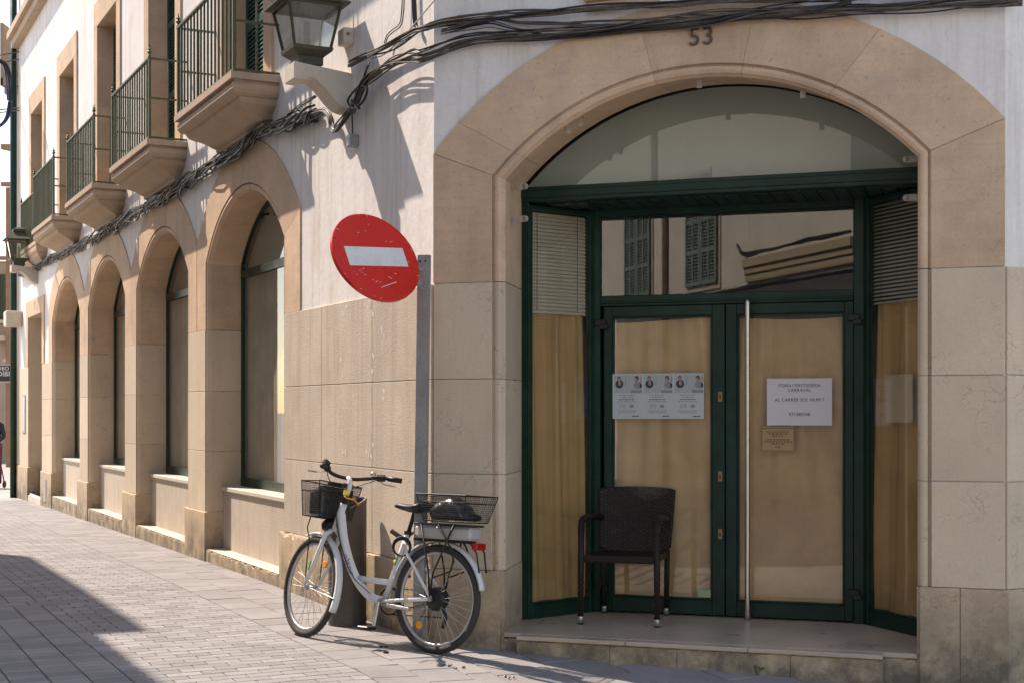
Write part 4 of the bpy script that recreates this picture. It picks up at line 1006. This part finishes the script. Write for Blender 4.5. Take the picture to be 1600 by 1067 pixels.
    MB().lathe(hc_+yb*.066, yb, [(0, .016), (.012, .016), (.013, .009), (.022, .009)], 10).build('axle_nut', 'alu', T)
    MB().tube([bp(-.0, -.055, .30), bp(-.03, -.06, .22), bp(-.01, -.06, .155)], .012, 6).build('derailleur', 'black', T)
    MB().tube(crom([bp(.35, .045, .31), bp(.18, .06, .27), bp(.05, .07, .30)], 5), .005, 5).build('motor_cable', 'black', T)
    # prop stand
    MB().tube([bp(.36, .05, .27), bp(.14, .09, .262)], [.014, .012], 8).build('kick_stand', 'alu', T)
bicycle()

# ------------------------------------------------------------ bracket lanterns
def lantern(u0, label):
    T = thing('wall_lantern', label, 'street lamp', L(u0, 0, 3.75), 'bracket lanterns on the side wall')
    w_ = .115
    prof = [(0, 4.02), (.45, 4.065), (.45, 3.94), (.36, 3.935), (.33, 3.955), (.29, 3.955), (.22, 3.90), (.14, 3.81), (.08, 3.765), (.03, 3.75), (0, 3.75)]
    MB().hexa([L(u0-w_, d, z) for d, z in prof], [L(u0+w_, d, z) for d, z in prof]).build('stone_bracket', 'ledge', T, bevel=.004)
    c = .315
    def ring(h, z): return [L(u0-h, c-h, z), L(u0+h, c-h, z), L(u0+h, c+h, z), L(u0-h, c+h, z)]
    zb = 4.06
    m = MB(); m.loft([ring(.095, zb), ring(.095, zb+.055), ring(.10, zb+.06)]); m.build('lamp_foot', 'bronze', T)
    m = MB(); m.loft([ring(.10, zb+.06), ring(.15, zb+.10), ring(.155, zb+.125), ring(.14, zb+.125), ring(.13, zb+.11)], True, True)
    z0, z1 = zb+.125, zb+.44; h0, h1 = .145, .205
    for sx in (-1, 1):
        for sy in (-1, 1):
            m.tube([L(u0+sx*(h0-.006), c+sy*(h0-.006), z0), L(u0+sx*(h1-.006), c+sy*(h1-.006), z1)], .011, 4)
    m.loft([ring(h1+.004, z1-.02), ring(h1+.008, z1), ring(h1-.02, z1)], True, False)
    m.loft([ring(.255, z1), ring(.255, z1+.012), ring(.10, z1+.14), ring(.11, z1+.16), ring(.09, z1+.20), ring(.03, z1+.24)])
    lf = m.build('lantern_frame', 'bronze', T)
    r0, r1 = ring(h0-.01, z0), ring(h1-.012, z1)
    for k in range(4): MB().add([r0[k], r0[(k+1) % 4], r1[(k+1) % 4], r1[k]], [(0, 1, 2, 3)]).build('lantern_pane', 'glass_l', lf, recalc=False)
    MB().lathe(L(u0, c, z0), Z, [(0, .03), (.06, .03), (.065, .022), (.08, .026), (.2, .026), (.21, .01)], 12).build('lamp_bulb', 'bulb', lf)
lantern(1.66, 'bronze street lantern on stone bracket beside the nearest balcony')
lantern(17.79, 'small far bronze street lantern on bracket at end of the side wall')

# ------------------------------------------------------------ cables
def onL(x, y, d):    # a point of the side wall seen at photo pixel x, y, set d off the wall
    k = (x-800)/2222; q0 = L(0, d, 0); u = (k*q0.y-q0.x)/(DL.x-k*DL.y); p = L(u, d, 0); p.z = HC+(643-y)/2222*p.y; return p
def onC(x, y, d):
    k = (x-800)/2222; q0 = C(0, d, 0); s = (k*q0.y-q0.x)/(DC.x-k*DC.y); p = C(s, d, 0); p.z = HC+(643-y)/2222*p.y; return p
def bundle(name, label, path, strands, spread, twist=1.2, rad=(.006, .011), mats=('blackcable', 'greycable'), seed=1, k=6, nrm=None, cat='cable'):
    random.seed(seed); T = thing(name, label, cat, path[0])
    base = crom(path, k); n = len(base)
    for s in range(strands):
        ph = random.uniform(0, 6.28); r0 = random.uniform(.2, 1)*spread; rr = random.uniform(*rad); w1, w2 = random.uniform(.5, 1.4)*twist, random.uniform(0, 6.28)
        pts = []; dist = 0
        for i, p in enumerate(base):
            if i: dist += (p-base[i-1]).length
            t = (base[min(i+1, n-1)]-base[max(i-1, 0)]).normalized(); sd = t.cross(Z).normalized(); up = sd.cross(t)
            a = ph+w1*dist+.9*math.sin(dist*3.7+w2); e = r0*(1+.45*math.sin(dist*2.3+w2)+.25*math.sin(dist*7.1+ph))
            pts.append(p+sd*math.cos(a)*e*.6+up*math.sin(a)*e)
        MB().tube(pts, rr, 6).build('cable', random.choice(mats), T, smooth=True)
    return T
pL = [(30, 430), (59, 416), (93, 399), (143.7, 375), (185, 350.6), (218.7, 330), (275, 298), (296, 280), (361.5, 241), (408.7, 208), (461, 191), (492, 178)]
bundle('cable_bundle', 'thick twisted black cable bundle running below the stone balconies', [onL(x, y, .05) for x, y in pL], 24, .062, 2.6, (.006, .0115), ('blackcable', 'blackcable', 'blackcable', 'greycable'), 1, 8)
bundle('cable_loop', 'looping grey and black cables dipping under the lantern bracket', [onL(x, y, .06) for x, y in ((461, 192), (490, 181), (507, 175), (516, 184), (519, 199), (524, 205), (534, 194), (544, 180), (553, 168))], 9, .026, 2.0, (.006, .010), ('blackcable', 'blackcable', 'greycable'), 2)
def ties():
    random.seed(4); T = thing('cable_ties', 'frayed black tie ends sticking out of the thick cable bundle', 'cable ties', onL(275, 298, .06))
    for k in range(46):
        t = random.uniform(0, len(pL)-2); i = int(t); q = t-i; a = onL(pL[i][0]*(1-q)+pL[i+1][0]*q, pL[i][1]*(1-q)+pL[i+1][1]*q, .06); d = Vector((random.uniform(-1, 1), random.uniform(-1, 1), random.uniform(-1.4, .5))).normalized()
        if d.dot(NL) < 0: d -= NL*2*d.dot(NL)
        MB().tube([a+d*.03, a+d*.07+Z*.01, a+d*random.uniform(.09, .12)], .0035, 5).build('tie_end', 'blackcable', T)
ties()
pm = [onL(x, y, .09) for x, y in ((548, 174), (556, 158), (564, 140), (570, 128), (586, 114), (605.6, 102), (646.8, 89))] + [C(-.03, .10, onL(677, 83, .08).z)] + [onC(x, y, .06) for x, y in ((705, 73), (735, 65), (776, 60.5), (857, 58), (900, 54), (1000, 43), (1100, 32), (1165, 25), (1300, 16), (1375, 11), (1498, 5), (1598, 2))]
bundle('cable_bundle', 'lower black cable bundle sweeping across the arch above number 53', pm, 14, .036, 1.5, (.003, .0072), ('blackcable', 'dustcable', 'dustcable'), 3)
pu = [onL(x, y, .07) for x, y in ((546, 103), (570, 91), (587.5, 82.5), (625, 62), (649, 48))] + [C(-.03, .10, onL(672, 40, .08).z)] + [onC(x, y, .07) for x, y in ((697.5, 34), (770, 27), (847.5, 20), (960, 10), (1090, 3), (1300, -6), (1598, -14))]
bundle('cable_bundle', 'upper black and blue cable bundle wrapping the building corner at the top', pu, 10, .030, 1.3, (.003, .0075), ('blackcable', 'blackcable', 'dustcable', 'dustcable', 'bluecable'), 4)
bundle('cable_strands', 'loose thin grey wires drooping between the two cable bundles over the arch', [onC(x, y, .05) for x, y in ((690, 50), (740, 39), (770, 33), (810, 40), (860, 43), (930, 43), (1000, 37), (1080, 26), (1170, 18), (1290, 8), (1330, 2))], 7, .035, 1.1, (.003, .0055), ('dustcable', 'dustcable', 'blackcable'), 5)
bundle('cable_strands', 'thin wires running up to the lantern bracket above the thick bundle', [onL(x, y, .05) for x, y in ((405, 205), (430, 190), (461, 172), (480, 158), (494, 149))], 4, .014, 1, (.004, .006), ('blackcable', 'greycable', 'whitecable'), 6)
bundle('coiled_cable', 'black cable coiled in loops on the wall beside the lantern bracket', [onL(x, y, .10) for x, y in ((577, 100), (572, 112), (566, 130), (548, 150), (544, 162), (552, 170), (568, 158), (574, 140), (566, 134), (556, 146), (555, 162), (562, 170))], 3, .012, 1.5, (.005, .007), ('blackcable',), 7)
bundle('vertical_cable', 'twin thin black wires hanging down the wall near the building corner', [onL(x, y, .03) for x, y in ((632, -20), (630, 20), (626, 40), (614, 50), (606, 58), (602, 70))], 2, .012, .4, (.0035, .0045), ('blackcable',), 8)
bundle('vertical_cable', 'thick black vertical cable in the corner at the top of the wall', [onL(x, y, .03) for x, y in ((645, -20), (646, 10), (648, 40), (652, 50))], 3, .012, .6, (.007, .010), ('blackcable',), 9)
MB_w = MB().tube(crom([onL(690, -12, .10), onL(668, 14, .09), onL(640, 47, .07), onL(622, 66, .06), onL(600, 86, .05), onL(580, 92, .05)], 5), .0045, 6).build('cream_wire', 'whitecable', None, smooth=True)
tag(MB_w, 'single cream wire slanting down across the cables near the corner', 'wire')
wv = MB().tube([onL(552.5, 45, .02), onL(552, 0, .02), onL(551.6, -30, .02)], .004, 6).build('cream_wire', 'whitecable', None); tag(wv, 'thin straight cream wire rising from the small bell box', 'wire')
# junction boxes
def Lbox(x, y, w_, h_, d0, d1, name, mat, label, cat, bev=.008):
    p = onL(x, y, 0); u, _ = toL(p)
    o = MB().box(L, u-w_/2, u+w_/2, d0, d1, p.z-h_/2, p.z+h_/2).build(name, mat, None, bevel=bev); return tag(o, label, cat), u, p.z
bx, u_, z_ = Lbox(549, 60, .13, .12, 0, .085, 'bell_box', 'cream', 'small cream box with a round knob on wall beside the lantern', 'box')
MB().lathe(L(u_-.065, .05, z_+.01), -DL, [(0, .014), (.01, .013)], 10).build('knob', 'brass', bx)
jb, u_, z_ = Lbox(558, 221, .09, .09, 0, .07, 'junction_box', 'galv', 'small grey junction box hanging on wall under the lantern bracket', 'box')
MB().tube([L(u_, .035, z_+.04), L(u_-.02, .05, z_+.3)], .006, 6).build('cable', 'blackcable', jb)
ip, u_, z_ = Lbox(39.5, 646, .40, .72, 0, .03, 'wall_plaque', 'galv', 'framed grey wall plaque on the stone pier at far end door', 'plaque')
box('plaque_face', 'silver', ip, L, u_-.15, u_+.15, .031, .033, z_-.31, z_+.31)
def jamb_panel():
    o = MB().box(L, 17.146, 17.16, -.32, -.1, 1.25, 1.55).build('intercom', 'galv', None); tag(o, 'small metal intercom panel in the jamb of far house door', 'intercom')
    MB().box(L, 17.161, 17.165, -.25, -.17, 1.4, 1.48).build('intercom_camera', 'black', o)
    q = MB().box(L, 16.46, 16.78, .041, .05, -.02, .36).build('meter_cover', 'galv', None); tag(q, 'rusty green meter cover low on the far plinth', 'cover')
jamb_panel()
dp = MB().tube([L(UE+.02, .09, -.2), L(UE+.02, .09, 3), L(UE+.02, .09, 12)], .065, 12).build('drainpipe', 'green', None, smooth=True); tag(dp, 'tall dark green drainpipe at far end of the white wall', 'drainpipe')
ab = MB().box(L, UE-.6, UE-.2, 0, .3, 3.1, 3.4).build('alarm_box', 'whitecable', None, bevel=.02); tag(ab, 'pale alarm box on wall below the far lantern', 'box')
# weed, litter on the ground
def weed():
    x, y = 1177, 1054; Y = 8.28; p = Vector(((x-800)/2222*Y, Y, 0)); s, _ = toC(p); p = C(s, .13, 0); p.z = ground(p.x, p.y)
    T = thing('weed', 'little green weed growing at the foot of the shop step', 'plant', p)
    random.seed(5); st = MB()
    for i in range(9):
        a = random.uniform(0, 6.28); ln = random.uniform(.03, .065); d = Vector((math.cos(a)*.5, math.sin(a)*.5, 1)).normalized(); tip = p+d*ln; st.tube([p, tip], .0012, 4)
        e = Vector((-math.sin(a), math.cos(a), .2)); f = Vector((math.cos(a), math.sin(a), .3)); r_ = random.uniform(.010, .018)
        MB().add([tip-f*r_*.4, tip+e*r_*.7+f*r_*.3, tip+f*r_*1.4, tip-e*r_*.7+f*r_*.3], [(0, 1, 2, 3)]).build('leaf', 'leaf', T, recalc=False)
    st.build('stems', 'leaf', T)
weed()
random.seed(21)
for (x, y, lab) in ((603, 1023, 'small dark ring of dropped debris on paving beside bicycle'), (600, 1014, 'flat dark scrap lying on sunlit paving left of rear wheel'), (700, 1037, 'tiny brown dropping on the paving right of rear wheel'), (717, 1040, 'tiny brown crumb second right of rear wheel on paving'), (795, 1049, 'small brown crumbs on sunlit paving before the step')):
    Y = 2222*1.51/(y-643); p = Vector(((x-800)/2222*Y, Y, 0)); p.z = ground(p.x, p.y)+.003
    m = MB()
    if y == 1023: m.torus(p+Z*.006, DL, NL, .013, .006, 14, 6)
    else:
        for k in range(4): 
            c = p+Vector((random.uniform(-.03, .03), random.uniform(-.03, .03), 0)); m.lathe(c, Z, [(0, .006), (.005, .010), (.009, .004)], 7)
    tag(m.build('ground_debris', 'black', None), lab, 'debris', 'scraps on the paving by the bicycle')

# ------------------------------------------------------------ buildings across the streets (shade, reflections)
def simple_block(name, label, F, a0, a1, d0, d1, h, mat, wins, shut='paleshut', zs=((3.97, 5.7),), door=None, eave=.35):
    T = thing(name, label, 'building', F((a0+a1)/2, d0, 0))
    MB().box(F, a0, a1, d0, d1, -1, h).build('wall', mat, T)
    MB().box(F, a0-.0, a1+.0, d0-eave if d0 < d1 else d0+eave, d1, h+.003, h+.25).build('roof', 'tile', T)
    sg = -1 if d0 < d1 else 1
    for a in wins:
        for z0, z1 in zs:
            wfr = MB().box(F, a-.78, a+.78, d0, d0+sg*.03, z0-.12, z1+.1).build('window_surround', 'cream', T)
            box('louvre_shade_panel', 'dark', wfr, F, a-.72, a+.72, d0+sg*.0301, d0+sg*.0305, z0, z1)  # dark colour stands in for the shade between the louvres
            for s in (-1, 1):
                x0, x1 = (a-.70, a-.01) if s < 0 else (a+.01, a+.70)
                m = MB(); m.box(F, x0, x0+.07, d0+sg*.031, d0+sg*.08, z0, z1); m.box(F, x1-.07, x1, d0+sg*.031, d0+sg*.08, z0, z1)
                mid = (x0+x1)/2; m.box(F, mid-.03, mid+.03, d0+sg*.032, d0+sg*.078, z0, z1)
                for q in range(4): zz = z0+(z1-z0-.08)*q/3; m.box(F, x0, x1, d0+sg*.033, d0+sg*.077, zz, zz+.08)
                zz = z0+.1
                while zz < z1-.05: m.box(F, x0+.05, x1-.05, d0+sg*.04, d0+sg*.066, zz, zz+.03); zz += .065
                m.build('shutter', shut, wfr)
    return T
FO = lambda a, d, z: L(a, d, z)
simple_block('terraced_building', 'tall terraced building across the side street casting the far shadow', FO, 8.24, 14.1, 4.75, 10, 8.6, 'tan', [9.8, 12.7], zs=((4, 5.8), (6.5, 7.9)), eave=.0)
simple_block('terraced_building', 'lower terraced building across the side street casting the near shadow', FO, -3.2, 8.13, 4.75, 10, 7.64, 'greyrender', [4, 6.8], zs=((4, 5.8),), eave=.0)
DB = Vector((.818, .574, 0)).normalized(); NB = Vector((-.574, .818, 0)).normalized(); PB = Vector((-7.65, -6.03, 0))
FB = lambda a, d, z: PB + DB*a + NB*d + Z*z
rb = simple_block('facing_building', 'grey rendered house with pale green shutters mirrored in the transom glass', FB, -9.5, 5.6, 0, -8, 8.5, 'palerender', [-6.44, -3.22, 0.0], zs=((3.97, 5.9),))
simple_block('shade_building', 'unseen building added left of the viewpoint to shade the lower facing house', lambda a, d, z: FB(a, 5+d, z), -6.0, 4.3, 0, 5, 9.6, 'palerender', [-3.5, .5], zs=((4, 5.8),), eave=0)  # added out of view to keep sun off the lower facing house
m = MB(); m.box(FB, 1.86, 5.6, 0, .05, 3.85, 4.0); m.box(FB, 1.86, 5.6, 0, .08, 4.0, 4.12); m.box(FB, 1.86, 5.6, 0, .12, 4.12, 4.26); m.build('cornice', 'ochre', rb)
MB().tube([FB(-1.73, .06, 0), FB(-1.73, .06, 8)], .06, 8).build('downpipe', 'eave', rb)
bundle('cable_bundle', 'dark cables along the mirrored house below its cornice, seen in transom', [FB(a, .1, z) for a, z in ((-6, 3.72), (-3, 3.76), (0, 3.74), (3, 3.74), (5.6, 3.72))], 5, .035, .5, (.015, .025), ('blackcable',), 12)
bundle('cable_bundle', 'dark cables lying on top of the mirrored cornice, seen in transom', [FB(a, .12, z) for a, z in ((1.7, 4.55), (2.0, 4.36), (3, 4.34), (4.5, 4.36), (5.6, 4.34))], 4, .03, .5, (.012, .022), ('blackcable',), 13)

# ------------------------------------------------------------ end of the side street
def far():
    def Pxy(x, Y): return (x-800)/2222*Y
    def blk(name, label, Y, dY, x0, x1, ztop, mat, eave_x=None, roofmat='tile', over=.5):
        T = thing(name, label, 'building', (Pxy(x0, Y), Y, -.2))
        X0, X1 = Pxy(x0, Y), Pxy(x1, Y)
        MB().box(W, X0, X1, Y, Y+dY, -1, ztop).build('wall', mat, T)
        m = MB(); m.hexa([W(X0-over, Y-over, ztop), W(X1, Y-over, ztop), W(X1, Y+dY, ztop+.9), W(X0-over, Y+dY, ztop+.9)], [W(X0-over, Y-over, ztop+.16), W(X1, Y-over, ztop+.16), W(X1, Y+dY, ztop+1.06), W(X0-over, Y+dY, ztop+1.06)]); m.build('roof', roofmat, T)
        return T
    # neighbour behind the drainpipe whose eaves show against the sky
    T = blk('far_building', 'next house beyond drainpipe with deep brown boarded eaves', 31, 9, 25, 60, 8.55, 'tan', roofmat='eave', over=.24)
    for k in range(6): MB().box(W, Pxy(25, 31)-.22, Pxy(25, 31)+.3, 30.9+k*1.4, 31.02+k*1.4, 8.40, 8.545).build('rafter', 'eave', T)
    MB().box(W, Pxy(25, 31)-.26, Pxy(25, 31)-.20, 30.76, 40, 8.55, 9.9).build('eave_board', 'eave', T)
    T = blk('far_building', 'second distant house with brick red wall and tiled eaves', 41, 8, 19, 60, 9.0, 'tan', over=.24)
    T = blk('far_building', 'third distant house with red wall under low tiled eaves', 47, 6, 9, 60, 8.9, 'tile', over=.12)
    T = blk('end_building', 'tan house closing the view at end of the side street', 54, 8, -120, 60, 7.2, 'tan', over=.3)
    X = lambda x: Pxy(x, 54)
    for (x0, x1, y0, y1) in ((1, 12, 430, 500), (14, 18, 520, 560), (-30, -15, 430, 500)):
        wz0, wz1 = HC+(643-y1)/2222*54, HC+(643-y0)/2222*54
        wn = MB().box(W, X(x0), X(x1), 53.9, 53.99, wz0, wz1).build('window', 'dark', T)
        for k in range(5): MB().box(W, X(x0+(x1-x0)*k/4)-.02, X(x0+(x1-x0)*k/4)+.02, 53.7, 53.74, wz0, wz1).build('window_bar', 'rail', wn)
        MB().box(W, X(x0)-.1, X(x1)+.1, 53.6, 53.98, wz0-.15, wz0-.02).build('window_sill', 'cream', wn)
    MB().box(W, X(11), X(17), 53.9, 53.99, -.3, 3.6).build('door', 'green', T)
    MB().box(W, X(-60), X(17), 53.3, 53.98, 4.15, 4.35).build('string_course', 'cream', T)
    Y = 40; sz0, sz1 = HC+(643-597)/2222*Y, HC+(643-569)/2222*Y
    s = MB().box(W, Pxy(-14, Y), Pxy(19.5, Y), Y, Y+.08, sz0, sz1).build('shop_sign', 'whitecable', None); tag(s, 'black hanging shop sign with pale lettering at far left edge', 'sign')
    f = MB().box(W, Pxy(-13, Y), Pxy(18.5, Y), Y-.012, Y-.002, sz0+.03, sz1-.03).build('sign_face', 'blackgloss', s)
    text('lettering', 'ROBO', .15, 'signwhite', s, (Pxy(14.5, Y), Y-.02, sz1-.12), (1, 0, 0), (0, 0, 1), 'RIGHT'); text('lettering', 'DIBI', .20, 'signwhite', s, (Pxy(16, Y), Y-.02, sz1-.27), (1, 0, 0), (0, 0, 1), 'RIGHT')
    MB().tube([W(Pxy(19, Y), Y, sz1+.02), W(Pxy(26, Y), Y+.3, sz1+.02)], .02, 6).build('sign_arm', 'black', s)
    # cables across the street
    for i, (y0, y1) in enumerate(((90, 87), (100, 99), (168, 174), (173, 178))):
        a = Vector((Pxy(-80, 24), 24, HC+(643-y0)/2222*24)); b = L(UE-.2, .02, HC+(643-y1)/2222*27.5)
        o = MB().tube(crom([a, a.lerp(b, .5)-Z*.05, b], 8), .012, 6).build('street_cable', 'blackcable', None, smooth=True); tag(o, ['uppermost', 'second', 'third', 'lowest'][i]+' thin cable crossing the sky at the left edge', 'cable')
    bundle('hanging_cable', 'dark blue looping cables hanging against the sky at left edge', [W(Pxy(x, 25), 25, HC+(643-y)/2222*25) for x, y in ((-30, 90), (0, 95), (12, 112), (15, 150), (13, 180), (0, 197), (-30, 205))], 5, .04, .6, (.012, .02), ('blackcable', 'bluecable'), 15)
    # pedestrian with a walking frame, mostly out of the picture
    Yp = 31.5; cx = Pxy(-11, Yp); g = ground(cx, Yp)
    P = thing('person', 'person in dark jumper and plum trousers holding a walking frame at left edge', 'person', (cx, Yp, g))
    J = [(0, 0, .95), (0, 0, 1.18), (0, 0, 1.40), (0, .03, 1.52), (0, .04, 1.62), (.19, 0, 1.38), (.25, .0, 1.12), (.14, -.26, 1.0), (-.19, 0, 1.38), (-.25, 0, 1.12), (-.14, -.26, 1.0), (.10, 0, .9), (.11, -.03, .5), (.11, 0, .08), (.12, -.14, .04), (-.10, 0, .9), (-.11, .03, .5), (-.11, .06, .08), (-.11, -.08, .04)]
    Ed = [(0, 1), (1, 2), (2, 3), (3, 4), (2, 5), (5, 6), (6, 7), (2, 8), (8, 9), (9, 10), (0, 11), (11, 12), (12, 13), (13, 14), (0, 15), (15, 16), (16, 17), (17, 18)]
    rad = [.15, .15, .15, .06, .09, .075, .055, .04, .075, .055, .04, .10, .07, .05, .04, .10, .07, .05, .04]
    me = bpy.data.meshes.new('body'); me.from_pydata([(cx+x, Yp+y, g+z) for x, y, z in J], Ed, []); o = bpy.data.objects.new('body', me); col.objects.link(o); me.materials.append(MT['jumper'])
    md = o.modifiers.new('skin', 'SKIN'); sv = me.skin_vertices[0].data
    for i, r_ in enumerate(rad): sv[i].radius = (r_, r_*.85)
    sv[0].use_root = True
    s2 = o.modifiers.new('sub', 'SUBSURF'); s2.levels = 1; s2.render_levels = 2; adopt(o, P)
    MB().lathe((cx, Yp+.03, g+1.50), Z, [(0, .05), (.05, .08), (.12, .098), (.19, .09), (.235, .05), (.245, .01)], 12).build('head', 'skin', P, smooth=True)
    MB().lathe((cx, Yp+.05, g+1.62), Z, [(-.06, .098), (.02, .108), (.09, .09), (.14, .04)], 12).build('hair', 'hair', P, smooth=True)
    for s_ in (-1, 1):
        hx, hy, hz = cx+s_*.14, Yp-.27, g+1.0
        MB().lathe((hx, hy+.03, hz), (0, -1, 0), [(0, .03), (.03, .042), (.07, .04), (.09, .03)], 8).build('hand', 'skin', P, smooth=True)
        MB().tube([(cx+s_*.10, Yp, g+.92), (cx+s_*.115, Yp-.03*s_, g+.5), (cx+s_*.115, Yp+.02, g+.10)], [.115, .09, .07], 10).build('trouser_leg', 'trouser', P, smooth=True)
    F = thing('walking_frame', 'dark red wheeled walking frame pushed by the person at left edge', 'walking frame', (cx+.1, Yp-.4, g))
    for s_ in (-1, 1):
        MB().tube([(cx+s_*.24+.05, Yp-.25, g+.98), (cx+s_*.24+.05, Yp-.32, g+.93), (cx+s_*.24+.05, Yp-.5, g+.1)], .016, 6).tube([(cx+s_*.24+.05, Yp-.36, g+.6), (cx+s_*.24+.05, Yp-.1, g+.1)], .014, 6).build('side_frame', 'trouser', F)
        for y in (-.5, -.1): MB().lathe((cx+s_*.24+.03, Yp+y, g+.08), (1, 0, 0), [(0, .07), (.01, .08), (.03, .08), (.04, .07)], 14).build('wheel', 'rubber', F)
    MB().tube([(cx-.19, Yp-.4, g+.55), (cx+.29, Yp-.4, g+.55)], .016, 6).build('cross_bar', 'trouser', F)
far()
